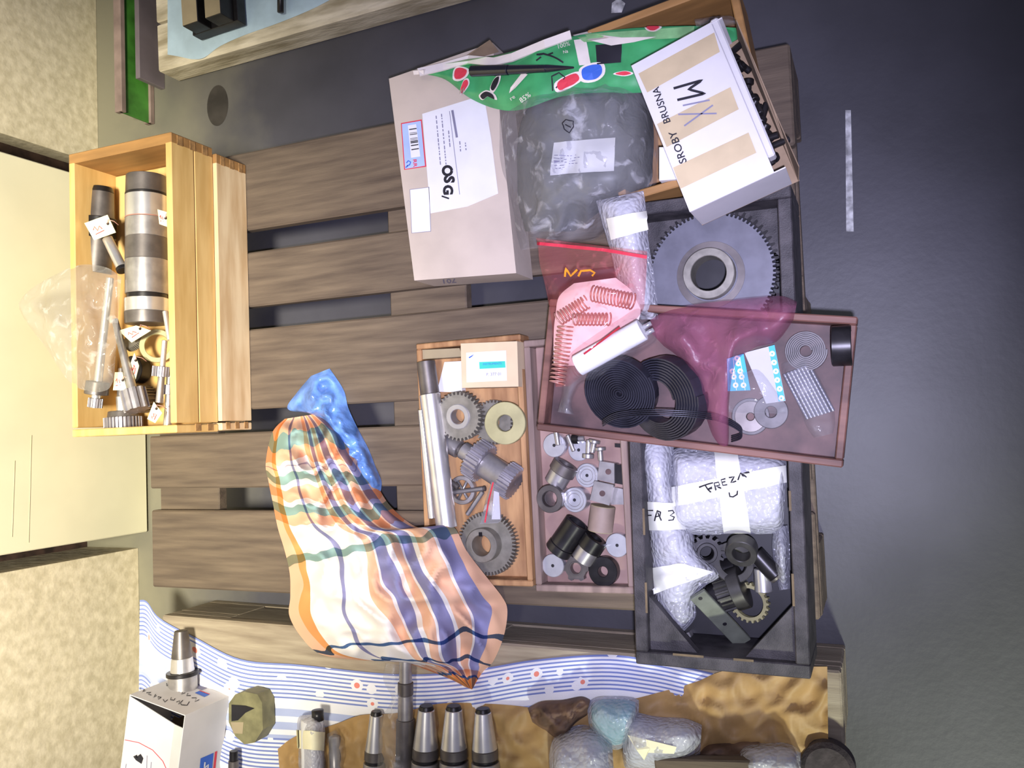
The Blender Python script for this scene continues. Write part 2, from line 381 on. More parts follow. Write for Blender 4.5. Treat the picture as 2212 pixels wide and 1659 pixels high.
def poly_px(mp, pts, sm=False):
    if sm: pts = [tuple(.5 * ((2 * pts[i][c]) + (pts[(i + 1) % len(pts)][c] - pts[i - 1][c]) * t + (2 * pts[i - 1][c] - 5 * pts[i][c] + 4 * pts[(i + 1) % len(pts)][c] - pts[(i + 2) % len(pts)][c]) * t * t + (3 * pts[i][c] - pts[i - 1][c] - 3 * pts[(i + 1) % len(pts)][c] + pts[(i + 2) % len(pts)][c]) * t ** 3) for c in (0, 1)) for i in range(len(pts)) for t in (0, .25, .5, .75)]
    cx = sum(p[0] for p in pts) / len(pts); cy = sum(p[1] for p in pts) / len(pts)
    vs = [mp(cx, cy)] + [mp(*p) for p in pts]; n = len(pts)
    return MB().add(vs, [(0, i + 1, (i + 1) % n + 1) for i in range(n)])
def strokes_px(mp, lines, w):
    mb = MB()
    for ln in lines:
        q = []
        for i in range(len(ln) - 1):
            k = max(1, int(math.dist(ln[i], ln[i + 1]) / 6))
            q += [(ln[i][0] + (ln[i + 1][0] - ln[i][0]) * t / k, ln[i][1] + (ln[i + 1][1] - ln[i][1]) * t / k) for t in range(k)]
        q.append(ln[-1]); vs = []
        for i, p in enumerate(q):
            a, b = q[max(0, i - 1)], q[min(len(q) - 1, i + 1)]; dx, dy = b[0] - a[0], b[1] - a[1]; l = math.hypot(dx, dy) or 1
            nx, ny = -dy / l * w / 2, dx / l * w / 2
            vs += [mp(p[0] + nx, p[1] + ny), mp(p[0] - nx, p[1] - ny)]
        mb.add(vs, [(2 * i, 2 * i + 2, 2 * i + 3, 2 * i + 1) for i in range(len(q) - 1)])
    return mb
def text_px(mp, s, o, ex, ey, align='LEFT', bold=0):
    c = bpy.data.curves.new('lettering', 'FONT'); c.body = s; c.align_x = align; c.resolution_u = 3; c.offset = bold
    t = bpy.data.objects.new('lettering', c); me = bpy.data.meshes.new_from_object(t)
    mb = MB(); mb.add([mp(o[0] + p.co.x * ex[0] + p.co.y * ey[0], o[1] + p.co.x * ex[1] + p.co.y * ey[1]) for p in me.vertices], [tuple(f.vertices) for f in me.polygons])
    bpy.data.objects.remove(t); bpy.data.curves.remove(c); bpy.data.meshes.remove(me); return mb

def cr(p0, p1, p2, p3, t):
    return .5 * ((2 * p1) + (p2 - p0) * t + (2 * p0 - 5 * p1 + 4 * p2 - p3) * t * t + (3 * p1 - p0 - 3 * p2 + p3) * t ** 3)
def heap(rows, z0, h, nu=20, sub=5, pw=2.4, amp=.003, fr=40, seed=0, closed=True, ridge=0, uvw=None, edge=.25, zf=None, ex=.75, warp=0):
    """soft body given by its two outlines; rows = (left px, right px, height factor)."""
    R = [list(map(float, (a[0], a[1], b[0], b[1], k))) for a, b, k in rows]
    seq = []
    for i in range(len(R) - 1):
        q = [R[max(0, i - 1)], R[i], R[i + 1], R[min(len(R) - 1, i + 2)]]
        for t in range(sub): seq.append(([cr(*[x[c] for x in q], t / sub) for c in range(5)], i + t / sub))
    seq.append((R[-1], len(R) - 1.0)); n = len(seq); mb = MB(); top = []; uvs = []; bot = []
    dist = 0
    for r, (c, tt) in enumerate(seq):
        if r: dist += math.hypot((c[0] + c[2] - seq[r - 1][0][0] - seq[r - 1][0][2]) / 2, (c[1] + c[3] - seq[r - 1][0][1] - seq[r - 1][0][3]) / 2)
        wd = math.hypot(c[2] - c[0], c[3] - c[1])
        for j in range(nu + 1):
            s = j / nu; px = c[0] + (c[2] - c[0]) * s; py = c[1] + (c[3] - c[1]) * s
            pr = max(0, 1 - abs(2 * s - 1) ** pw) ** ex
            b0 = P(px, py, z0)
            nz = noise.noise(V((b0.x * fr + seed * 7.3, b0.y * fr, seed))) + .5 * noise.noise(V((b0.x * fr * 2.3, b0.y * fr * 2.3 + seed, 3.1 + seed)))
            if ridge:
                q = noise.noise(V((b0.x * fr * .8, b0.y * fr * .8, seed + 9))); nz += ridge * (1 - abs(q) * 3)
            zb = z0 + (zf(px, py) if zf else 0)
            z = zb + h * max(c[4], 0) * pr + amp * nz * (edge + (1 - edge) * pr) * (1 if not closed else min(1, pr * 1.6 + .05) * min(1, c[4] * 2 + .1))
            if closed: z = max(z, zb + .0004)
            t3 = P(px, py, z); top.append(t3); bot.append(P(px, py, zb))
            uvs.append((s, dist) if uvw is None else (s * wd / uvw, dist / uvw))
    if uvw is None: uvs = [(a, b / dist) for a, b in uvs]
    if warp: uvs = [(a + warp * noise.noise(V((a * 5, b * 6, 1.5))) + .4 * warp * noise.noise(V((a * 14, b * 17, 4.5))), b + .6 * warp * noise.noise(V((a * 5, b * 6, 8.5))) + .4 * warp * noise.noise(V((a * 14, b * 17, 2.5)))) for a, b in uvs]
    W = nu + 1
    fs = [(W * r + j, W * (r + 1) + j, W * (r + 1) + j + 1, W * r + j + 1) for r in range(n - 1) for j in range(nu)]
    # orientation: make the top face up
    a, b, c_ = top[fs[0][0]], top[fs[0][1]], top[fs[0][2]]
    mid = fs[(n // 2) * nu + nu // 2 if n > 2 else 0]
    nrm = (top[mid[1]] - top[mid[0]]).cross(top[mid[2]] - top[mid[0]])
    if nrm.z < 0: fs = [f[::-1] for f in fs]
    mb.add(top, fs, None, True, uvs)
    if closed:
        loop = [j for j in range(W)] + [W * r + nu for r in range(1, n)] + [W * (n - 1) + j for j in range(nu - 1, -1, -1)] + [W * r for r in range(n - 2, 0, -1)]
        o = len(mb.v); mb.add(bot, [f[::-1] for f in fs], None, True, uvs)
        k = len(loop); mb.add([top[i] for i in loop] + [bot[i] for i in loop], [(i, (i + 1) % k, k + (i + 1) % k, k + i) for i in range(k)], None, True)
    return mb
def turned(name, label, cat, a, b, z, segs, group=None, zb=None):
    """turned part lying from pixel a to pixel b with its axis at height z; segs = (part name, t0, t1, radius px, radius px, material[, teeth | ('bore', r)])"""
    A, B = P(a[0], a[1], z), P(b[0], b[1], z if zb is None else zb); k = sc((a[0] + b[0]) / 2, (a[1] + b[1]) / 2, z); L = (B - A).length
    t = thing(name, label, cat, along(A, B), group)
    for sg in segs:
        mb = MB(); pn, t0, t1, r0, r1, m = sg[:6]; ex = sg[6] if len(sg) > 6 else None
        if isinstance(ex, int): mb.gear(ex, r0 * k, r0 * k * .86, .001, t0 * L, t1 * L)
        elif ex: mb.tubering(r0 * k, ex[1] * k, t0 * L, t1 * L)
        else: mb.cyl(r0 * k, t0 * L, t1 * L, None, 32, r1 * k)
        obj(pn, mb, m, t)
    return t
def open_box(name, label, cat, T, sx, sy, h, wt, mw, mf, bt=.006, extra=None):
    """box without a lid, origin at the middle of its underside"""
    t = thing(name, label, cat, T)
    for y in (-1, 1): obj('end_board', MB().box((0, y * (sy / 2 - wt / 2), h / 2), (sx, wt, h)), mw, t)
    for x in (-1, 1): obj('side_board', MB().box((x * (sx / 2 - wt / 2), 0, h / 2), (wt, sy - 2 * wt, h)), mw, t)
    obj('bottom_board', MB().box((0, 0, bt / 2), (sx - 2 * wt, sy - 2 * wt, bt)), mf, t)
    return t
# ================================================================== SETTING
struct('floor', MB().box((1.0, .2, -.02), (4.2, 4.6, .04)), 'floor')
XU, XL, XP = -.288, -.188, -.155
yt = PX(60, 342, XP).y; yb = PX(160, 1172, XP).y           # edges of the cream panel
mbw = MB().box((XU - .1, 1.0 + (yt + .085), 1.1), (.2, 2.0, 2.2), None, .0008)
mbw.box((XL - .15, yb - .038 - .9, 1.1), (.3, 1.8, 2.2), None, .0008)
struct('wall_left', mbw, 'wall')
struct('trim_1', MB().box((XU - .15, (yt + yb) / 2, 1.1), (.2, yt - yb + .3, 2.2)), 'crack')
d1 = struct('door_1', MB().box((XP - .02, (yt + yb) / 2 - .002, 1.1), (.04, yt - yb, 2.19), None, .002), 'panel')
ln = MB()
for (u, v0, v1) in ((32, 995, 1160), (68, 940, 1172)):
    a = PX(u, v0, XP); c = PX(u - 6, v1, XP); ln.tube([a + V((.0004, 0, 0)), c + V((.0004, 0, 0))], .0004, 5)
obj('scratch', ln, mat('faint_scratch', lin(206, 198, 162), .6), d1)

# ================================================================== PALLETS
def pallet(T, mw, label, side=None, n_dx=0):
    t = thing('pallet', label, 'pallet', T)
    for (y0, y1) in ((0, .145), (.18625, .28625), (.3275, .4725), (.51375, .61375), (.655, .8)):
        j = random.uniform(-.004, .004)
        obj('top_board', MB().box((.6 + j, (y0 + y1) / 2, .133), (1.2, y1 - y0, .022), None, .003), mw, t)
    for x in (.0725, .6, 1.1275): obj('cross_board', MB().box((x, .4, .1105), (.145, .8, .022), None, .002), mw, t)
    for x in (.0725, .6, 1.1275):
        for y in (.05, .4, .75): obj('block', MB().box((x, y, .0605), (.145, .1, .077), None, .003), mw, t)
    for y in (.05, .4, .75): obj('bottom_board', MB().box((.6, y, .011), (1.2, .1, .022), None, .002), mw, t)
    if side: obj('side_board', MB().box((.6, .79, .075), (1.19, .018, .09), None, .002), mw, t)
    return t
pallet(TR((0, 0, 0)), 'plank', 'dark weathered wooden pallet in the middle carrying most of the boxes')
pallet(TR((.012, -.852, 0), -.012), 'plank2', 'paler wooden pallet at the bottom under the striped floral cloth', True)
# low timber platform at the top left
a = P(387, 177, 0); b = P(1010, 5, 0); ang = math.atan2(b.y - a.y, b.x - a.x)
t = thing('timber_platform', 'low whitish timber platform under the light blue cloth at the top left', 'platform', TR(a, ang))
obj('edge_beam', MB().box((.62, .05, .03), (1.24, .1, .06), None, .004), 'plank3', t)
for k in range(4): obj('plank', MB().box((.62, .175 + k * .145, .048), (1.24, .14, .024), None, .003), 'plank3', t)
for x in (.08, .62, 1.16): obj('support', MB().box((x, .39, .0178), (.1, .58, .0354), None, .003), 'plank3', t)
zp = .0605
cl = heap([((362, -60), (362, 118), .4), ((385, -60), (386, 122), .6), ((415, -60), (417, 128), 1), ((440, -60), (442, 124), .8), ((470, -60), (475, 100), 1), ((520, -60), (528, 76), .7), ((600, -60), (606, 48), .8), ((680, -60), (686, 14), .6), ((760, -60), (760, -28), .4)], zp, .006, 16, 4, 4, .003, 14, 3)
tag(obj('cloth', cl, 'greencl'), 'light blue cloth lying under the slotted steel guide at the top left', 'cloth')
# slotted guide lying on the cloth
a = P(402, 66, zp + .064); kx = sc(440, 60, .12)
t = thing('slotted_guide', 'dark steel guide with two beige top faces on the light blue cloth', 'machine part', TR((P(404, 62, .12).x, P(404, 62, .12).y, zp + .009), .05))
wd = (P(482, 62, .12) - P(404, 62, .12)).length
obj('body', MB().box((wd / 2, .3, .012), (wd * 1.25, .6, .024), None, .001), 'black', t)
for x0 in (0, wd * .62): obj('rail', MB().box((x0 + wd * .2, .3, .043), (wd * .42, .6, .036), None, .001), 'black', t)
for x0 in (0, wd * .62): obj('top_face', MB().box((x0 + wd * .2, .3, .0615), (wd * .40, .598, .001), None, .0003), 'beigem', t)
tag(obj('steel_pin', MB().tube([P(606, -60, zp + .02), P(606, 26, zp + .02)], .0062, 14), 'black'), 'small dark round pin lying on the light blue cloth', 'pin')
# rails standing on edge along the wall
g0 = P(335, 268, 0); g1 = P(358, 192, 0)
t = thing('green_channel', 'green steel channel standing on edge by the plaster wall', 'steel bar', TR((g0.x - .008, g0.y, 0), .0))
obj('web', MB().box((0, .4, .045), (.006, .8, .086), None, .001), 'green', t)
obj('flange', MB().box((-.002, .4, .0065), (.02, .8, .012), None, .001), 'pinkm', t)
obj('flange', MB().box((-.002, .4, .083), (.02, .8, .012), None, .001), 'pinkm', t)
tag(obj('flat_bar', MB().box((g1.x - .008, g1.y + .4, .0345), (.012, .8, .069), None, .001), 'purp'), 'dull grey flat bar standing in front of the green channel', 'steel bar')
tag(obj('floor_mark', quad_px(onplane(.0002), [(1826, 238), (1838, 238), (1844, 500), (1828, 500)], 1, 8), 'whiteline'), 'worn white line marked on the dark floor right of the boxes', 'floor marking')
b0 = P(1335, 14, .001)
tag(obj('paper_scrap', MB().prism([(-.012, -.009), (.006, -.012), (.013, .002), (.002, .014), (-.01, .008)], 0, .001, TR(b0)), 'whiteline'), 'small pale scrap on the floor above the green bag', 'scrap')
b0 = P(470, 228, .0004); mm = MB(); mm.lathe([(0, 0), (.034, 0), (.036, .0003), (0, .0006)], TR((b0.x, b0.y, .0002)) @ Matrix.Diagonal((.78, 1.2, 1, 1)), 30)
tag(obj('oil_stain', mm, mat('oil_stain', lin(58, 54, 50), .5, var=.2)), 'dark round oil stain on the floor by the timber platform', 'stain')

# ================================================================== WOODEN DRAWERS AT THE WALL
def drawer(z0, h, x1, y0, y1, m, label, nm):
    sx, sy = x1, y1 - y0
    t = thing('wooden_case', label, 'box', TR((0.002, y0, z0)))
    wt = .013
    for k, (ya, th) in enumerate(((wt / 2, wt), (sy - .009, .018))):
        obj('end_board', MB().box((sx / 2, ya, h / 2), (sx, th, h)), 'pined' if k else m, t)
    obj('back_board', MB().box((wt / 2, sy / 2, h / 2), (wt, sy - .032, h)), m, t)
    for (za, zb) in (((.0, h * .46), (h * .475, h)) if nm else ((0, h),)):
        obj('front_board', MB().box((sx - wt / 2, sy / 2, (za + zb) / 2), (wt, sy - .032, zb - za - .0006), None, .001), m, t)
    obj('bottom_board', MB().box((sx / 2, sy / 2 - .002, .004), (sx - 2 * wt, sy - .034, .008)), m, t)
    for y in (.008, sy - .010):
        for k in range(3):
            if nm == 1 and y < .05 and k == 2: continue
            obj('finger_joint', MB().box((sx, y, h * (.2 + .3 * k)), (.0016, .012 if y < .05 else .016, h * .13), None, .0004), 'endgrain', t)
    return t
drawer(.2225, .0965, .236, .289, .786, 'pine', 'upper yellow wooden drawer by the wall, full of shafts and gears', 1)
drawer(.1445, .0775, .243, .291, .776, 'pine2', 'paler lower wooden drawer under the one full of shafts', 0)
ZD = .2315
turned('spindle', 'large stepped steel spindle lying in the yellow wooden drawer', 'spindle', (316, 381), (318, 700), ZD + .0385, [
    ('threaded_end', 0, .12, 41, 42, 'gun'), ('shoulder', .12, .135, 43, 43, 'black'), ('journal', .135, .29, 43, 43, 'steel'), ('wire', .285, .291, 43.8, 43.8, 'copper'),
    ('barrel', .291, .42, 43, 43, 'steelm'), ('barrel', .42, .57, 43, 44, 'gun'), ('barrel', .57, .80, 44, 44, 'steelm'), ('groove', .80, .83, 41, 41, 'black'),
    ('collar', .83, .92, 45.5, 45.5, 'steel'), ('ring', .92, 1, 46, 45, 'gun')])
turned('tapered_arbor', 'dark tapered arbor next to the large spindle in the drawer', 'arbor', (222, 404), (208, 590), ZD + .031, [
    ('tip', 0, .06, 20, 23, 'black'), ('taper', .06, .36, 23, 28, 'gun'), ('flange', .36, .60, 33, 34, 'black'), ('tail', .60, 1, 30, 30, 'gun')])
turned('steel_pin', 'short bright pin under the square tag in the drawer', 'pin', (232, 515), (266, 585), ZD + .058, [('shank', 0, .9, 11, 11, 'steel'), ('head', .9, 1, 13, 13, 'black')])
turned('gear_shaft', 'long bright gear shaft partly inside the clear bag, leftmost in the drawer', 'gear shaft', (238, 600), (205, 880), ZD + .066, [
    ('shaft', 0, .80, 8, 9, 'steel'), ('collar', .80, .90, 24, 25, 'gun'), ('sleeve', .90, .93, 10, 10, 'steel'), ('gear', .93, 1, 15, 15, 'pinion', 16)], 'gear shafts in the drawer')
turned('gear_shaft', 'slanted gear shaft with coarse ribbed pinion in the drawer', 'gear shaft', (248, 690), (297, 886), ZD + .064, [
    ('shaft', 0, .78, 7, 10, 'steelm'), ('gear', .78, 1, 27, 27, 'pinion', 10)], 'gear shafts in the drawer')
turned('gear_shaft', 'stub shaft with wide knurled gear in the drawer corner', 'gear shaft', (262, 795), (267, 928), ZD + .036, [
    ('shaft', 0, .46, 6, 11, 'steelm'), ('hub', .46, .78, 13, 13, 'steel'), ('flange', .70, .80, 30, 32, 'gun'), ('gear', .80, 1, 39, 39, 'pinion', 30)], 'gear shafts in the drawer')
turned('gear_shaft', 'thin pinion shaft standing beside the inner right side of the drawer', 'gear shaft', (356, 735), (344, 870), ZD + .058, [
    ('shaft', 0, .42, 6, 6, 'steel'), ('gear', .42, .58, 20, 20, 'pinion', 22), ('shaft', .58, 1, 7, 8, 'steelm')], 'gear shafts in the drawer')
turned('gear_shaft', 'small gear shaft lowest against the right side of the drawer', 'gear shaft', (366, 800), (362, 930), ZD + .040, [
    ('shaft', 0, .24, 6, 6, 'steelm'), ('gear', .24, .40, 15, 15, 'pinion', 18), ('shaft', .40, .6, 7, 7, 'steel'), ('taper', .6, 1, 7, 10, 'steel')], 'gear shafts in the drawer')
turned('steel_rod', 'thin bright rod below the spindle along the right side of the drawer', 'rod', (357, 672), (366, 735), ZD + .066, [('shank', 0, 1, 6, 5, 'steel')])
def gearthing(name, label, cat, uv, z, n, r, bore, th, m, hub=None, rx=0, ry=0, rz=0, group=None, hubm=None, rr=.88):
    k = sc(*uv, z); t = thing(name, label, cat, TR(P(*uv, z), rz, rx, ry), group)
    if n: obj('toothed_rim', MB().gear(n, r * k, r * rr * k, (bore + .2) * k, 0, th), m, t)
    else: obj('body', MB().tubering(r * k, bore * k, 0, th), m, t)
    if hub: obj('hub', MB().tubering(hub[0] * k, bore * k, 0, hub[1]), hubm or m, t)
    return t
gearthing('small_gear', 'small fine-toothed gear half under a tag below the spindle', 'gear', (295, 738), ZD + .034, 40, 26, 8, .010, 'gear', rx=-.5)
gearthing('bronze_ring', 'yellowish bronze ring leaning in the lower part of the drawer', 'ring', (340, 748), ZD + .022, 0, 36, 25, .007, 'brass', ry=.75)
gearthing('roller', 'dark roller under the tags in the drawer', 'roller', (305, 800), ZD + .002, 0, 30, 12, .022, 'black')
gearthing('small_gear', 'dark small gear at the bottom end of the drawer behind the last tag', 'gear', (318, 862), ZD + .002, 24, 30, 8, .02, 'gun')
def papertag(q, z, label, bend=.004):
    t = thing('paper_tag', label, 'tag', TR(P(sum(p[0] for p in q) / 4, sum(p[1] for p in q) / 4, z)), 'paper tags in the drawer')
    n = 4; vs = []
    for j in range(n + 1):
        for i in range(n + 1):
            s, tt = i / n, j / n
            x = (q[0][0] * (1 - s) + q[1][0] * s) * (1 - tt) + (q[3][0] * (1 - s) + q[2][0] * s) * tt
            y = (q[0][1] * (1 - s) + q[1][1] * s) * (1 - tt) + (q[3][1] * (1 - s) + q[2][1] * s) * tt
            vs.append(P(x, y, z + bend * math.sin(math.pi * s)))
    mb = MB(); mb.add(vs + [v - V((0, 0, .0006)) for v in vs], [(5 * j + i, 5 * j + 5 + i, 5 * j + 6 + i, 5 * j + 1 + i) for j in range(n) for i in range(n)] + [(25 + 5 * j + i, 26 + 5 * j + i, 31 + 5 * j + i, 30 + 5 * j + i) for j in range(n) for i in range(n)], None, True)
    obj('card', mb, 'tag', None, t); bv = mb.bvh(); mp = onmesh(bv, z, .0005)
    cx = sum(p[0] for p in q) / 4; cy = sum(p[1] for p in q) / 4
    e = lambda s, tt: ((q[0][0] * (1 - s) + q[1][0] * s) * (1 - tt) + (q[3][0] * (1 - s) + q[2][0] * s) * tt, (q[0][1] * (1 - s) + q[1][1] * s) * (1 - tt) + (q[3][1] * (1 - s) + q[2][1] * s) * tt)
    obj('writing', strokes_px(mp, [[e(.2, .5), e(.3, .35), e(.35, .6), e(.5, .4), e(.55, .6)], [e(.2, .75), e(.6, .7)]], 1.6), 'redink', None, t)
    h = e(.86, .45); obj('eyelet', poly_px(mp, [(h[0] + 3 * math.cos(a), h[1] + 3 * math.sin(a)) for a in [i * math.pi / 4 for i in range(8)]]), 'darkin', None, t)
    hp = mp(*h); obj('wire', MB().tube([hp, hp + V((.004, .006, .003)), hp + V((.010, .004, -.004)), hp + V((.014, -.002, -.010))], .0007, 6), 'copper', None, t)
    return t
papertag([(182, 482), (232, 464), (250, 502), (203, 519)], ZD + .072, 'cream square tag wired to the dark tapered arbor')
papertag([(256, 714), (294, 703), (326, 714), (284, 740)], ZD + .062, 'cream tag lying over the small gear below the spindle')
papertag([(248, 804), (264, 804), (274, 843), (244, 843)], ZD + .070, 'cream tag wired to the stub shaft near the drawer bottom')
papertag([(318, 905), (332, 868), (350, 892), (335, 914)], ZD + .066, 'cream tag hanging in the bottom right corner of the drawer')
papertag([(340, 452), (360, 458), (361, 490), (344, 484)], ZD + .0795, 'cream tag wired to the side of the large spindle')
papertag([(280, 790), (290, 762), (300, 790), (292, 822)], ZD + .056, 'narrow crumpled tag between the shafts of the drawer')
bag = heap([((40, 655), (42, 668), .1), ((62, 628), (60, 700), .5), ((110, 598), (100, 752), .9), ((165, 574), (150, 825), 1), ((200, 572), (196, 846), 1.1), ((235, 580), (232, 842), .8), ((262, 600), (246, 820), .2)], .315, .020, 22, 6, 2.4, .010, 26, 5, False, .8)
tag(obj('plastic_bag', bag, 'filmbag'), 'clear plastic bag over the gear shafts, reaching from the drawer to the wall', 'bag')

# ================================================================== TEA TOWEL BUNDLE AND BLUE BAG
ZT = .145
bb = heap([((672, 812), (712, 796), .15), ((640, 850), (742, 842), .5), ((622, 884), (752, 880), .8), ((680, 900), (770, 920), .9), ((705, 960), (795, 968), .9), ((745, 1005), (812, 1010), .9), ((770, 1040), (824, 1040), .7), ((800, 1070), (822, 1062), .2)], ZT, .034, 22, 7, 2.2, .014, 40, 11, True, 1.0, ex=1.1)
tag(obj('plastic_bag', bb, 'bluebag'), 'crumpled blue plastic bag sticking out beside the checked tea towel', 'bag')
rows = [((615, 905), (690, 893), .2), ((588, 935), (735, 925), .7), ((574, 1000), (775, 985), 1), ((580, 1040), (810, 1040), 1), ((590, 1090), (845, 1095), 1), ((600, 1140), (905, 1140), 1), ((615, 1190), (975, 1135), 1.05), ((626, 1240), (1008, 1190), 1.05), ((627, 1290), (1050, 1245), 1), ((625, 1330), (1085, 1290), 1), ((650, 1375), (1096, 1320), .95), ((690, 1412), (1088, 1375), .85), ((760, 1425), (1066, 1428), .7), ((870, 1432), (1046, 1450), .5), ((960, 1462), (1030, 1478), .3), ((1005, 1484), (1022, 1490), .1)]
def folds(px, py):      # the bundle lies up over the tray's corner
    s = lambda x: max(0, min(1, x)) ** 2 * (3 - 2 * max(0, min(1, x)))
    return .054 * s((px - 870) / 50) * s((1310 - py) / 50)
tw = heap(rows, ZT, .080, 64, 9, 2.8, .019, 22, 21, True, 1.6, zf=folds, ex=1.0, warp=.045)
tag(obj('tea_towel', tw, 'check'), 'checked orange, blue and white tea towel wrapped in a bundle on the pallets', 'towel')
# ================================================================== TRAY WITH GEARS (left) AND TRAY WITH DISCS (right)
ZP = .1445
open_box('wooden_tray', 'shallow wooden tray with yellow rim holding gears and a long shaft', 'tray', TR((.7015, .2265, ZP), .012), .182, .382, .036, .009, 'traywood', 'traywood')
open_box('wooden_tray', 'grey wooden tray holding aluminium discs and bushings', 'tray', TR((.8715, .2195, ZP), .012), .154, .380, .030, .010, 'traywood2', 'trayfloor')
ZA = ZP + .0065
turned('long_shaft', 'long bright keyed shaft with dark end lying over the gear tray', 'shaft', (920, 781), (965, 1140), .1985, [
    ('dark_end', 0, .20, 20, 21, 'gun'), ('shaft', .20, 1, 23, 23, 'steel'), ('keyway', .28, .86, 3, 3, 'black')])
turned('steel_rod', 'thin bright rod lying along the left side of the long shaft', 'rod', (911, 885), (933, 1120), .1875, [('shank', 0, 1, 8, 8, 'steel')])
def cartonbox(name, label, q, z0, z1, m, cat='box'):
    c = [P(u, v, z1) for u, v in q]; t = thing(name, label, cat, TR(((c[0] + c[2]) / 2).to_2d().to_3d() + V((0, 0, z0))))
    mb = MB(); mb.prism([(p.x, p.y) for p in (c[3], c[2], c[1], c[0])], z0, z1); obj('carton', mb, m, None, t); return t
t = cartonbox('gauge_box', 'cream cardboard box with a white label and teal stripe in the gear tray', [(995, 742), (1117, 737), (1120, 835), (998, 838)], ZA, .196, 'cream')
mp = onplane(.196, .0005)
tl_ = obj('label', quad_px(mp, [(1007, 762), (1093, 757), (1095, 822), (1008, 826)]), 'white', None, t)
mp2 = onplane(.196, .0009)
obj('stripe', quad_px(mp2, [(1035, 782), (1091, 780), (1092, 794), (1036, 797)]), 'teal', None, tl_)
obj('lettering', text_px(onplane(.196, .0013), 'INSTRUMENTS', (1043, 789), (6.2, -.3), (0, -6.5)), 'bluep', None, tl_)
obj('lettering', text_px(onplane(.196, .0013), 'P. 377 01', (1050, 812), (9, -.4), (0, -9)), 'greyink', None, tl_)
obj('emblem', poly_px(mp2, [(1012, 772), (1024, 765), (1020, 770), (1014, 774)]), 'bluep', None, tl_)
cartonbox('paper_packet', 'flat white paper packet behind the labelled cream box', [(960, 782), (997, 780), (998, 848), (944, 846)], ZA, .164, 'white')
cartonbox('steel_block', 'light grey rectangular block in the top left corner of the gear tray', [(908, 756), (992, 752), (1000, 770), (910, 776)], ZA, .176, 'beigem', 'block')
gearthing('gear', 'toothed gear with bright hub in the middle of the gear tray', 'gear', (1000, 897), .180, 34, 53, 16, .017, 'gear', (27, .020), rx=.12, hubm='steel', rz=.1)
gearthing('gear', 'gear half hidden under the yellowish bronze washer', 'gear', (1073, 912), ZA + .001, 34, 48, 16, .016, 'gear')
gearthing('bronze_washer', 'pale yellow bronze washer leaning on the tray edge beside the gear', 'washer', (1094, 914), .1835, 0, 46, 18, .009, 'brass', ry=.12)
turned('double_gear', 'bright stepped shaft with two ribbed gears in the gear tray', 'gear shaft', (1000, 972), (1113, 1046), ZA + .034, [
    ('stub', 0, .2, 20, 20, 'steelm'), ('gear', .2, .42, 45, 45, 'pinion', 26), ('sleeve', .42, .80, 29, 29, 'steelm'), ('gear', .80, 1, 39, 39, 'pinion', 26)])
turned('roller', 'short bright roller under the hub gear in the tray', 'roller', (962, 955), (1000, 975), ZA + .018, [('body', 0, .8, 20, 20, 'steelm'), ('end', .8, 1, 14, 14, 'gun')])
t = gearthing('spoked_ring', 'small spoked ring under the loose pins in the gear tray', 'ring', (1003, 1058), ZA + .001, 0, 31, 22, .010, 'steelm')
k = sc(1003, 1058, ZA)
for a in (0, 1, 2): obj('spoke', MB().tube([(22 * k * math.cos(a * 1.047), 22 * k * math.sin(a * 1.047), .006), (-22 * k * math.cos(a * 1.047), -22 * k * math.sin(a * 1.047), .006)], .0025, 6), 'steelm', t)
turned('steel_pin', 'dark short pin beside the long shaft in the gear tray', 'pin', (958, 1030), (990, 1053), ZA + .022, [('shank', 0, 1, 6, 6, 'gun')])
turned('steel_pin', 'grey pin lying across the spoked ring', 'pin', (978, 1064), (1049, 1055), ZA + .018, [('shank', 0, .93, 5, 5, 'steelm'), ('head', .93, 1, 6, 6, 'gun')])
turned('steel_pin', 'slanted pin between the spoked ring and the large hub gear', 'pin', (1043, 1062), (1009, 1112), ZA + .0225, [('shank', 0, 1, 5, 5, 'steelm')])
t = gearthing('gear', 'large fine-toothed gear with thick hub at the bottom of the gear tray', 'gear', (1060, 1172), ZA + .001, 52, 68, 22, .016, 'gear', (36, .036))
k = sc(1060, 1172, ZA)
obj('key_slot', MB().box((0, 24 * k, .0362), (8 * k, 9 * k, .0008), None, .0002), 'black', t)
zb = heap([((1062, 1040), (1078, 1046), .4), ((1050, 1080), (1080, 1085), 1), ((1040, 1120), (1083, 1120), 1), ((1036, 1132), (1075, 1130), .3)], ZA + .052, .008, 8, 4, 2.4, .004, 50, 8)
t = thing('zip_bag', 'small clear zip bag with a red line lying over the gears', 'bag', TR(P(1062, 1090, ZA + .05)))
obj('bag', zb, 'filmgrey', None, t); mp = onmesh(zb.bvh(), ZA + .06)
obj('zip_line', strokes_px(mp, [[(1066, 1042), (1056, 1085), (1048, 1128)]], 3), 'redink', None, t)
obj('paper', quad_px(onplane(ZA + .0525), [(1067, 1060), (1078, 1064), (1081, 1122), (1062, 1122)], 2, 2), 'white', None, t)

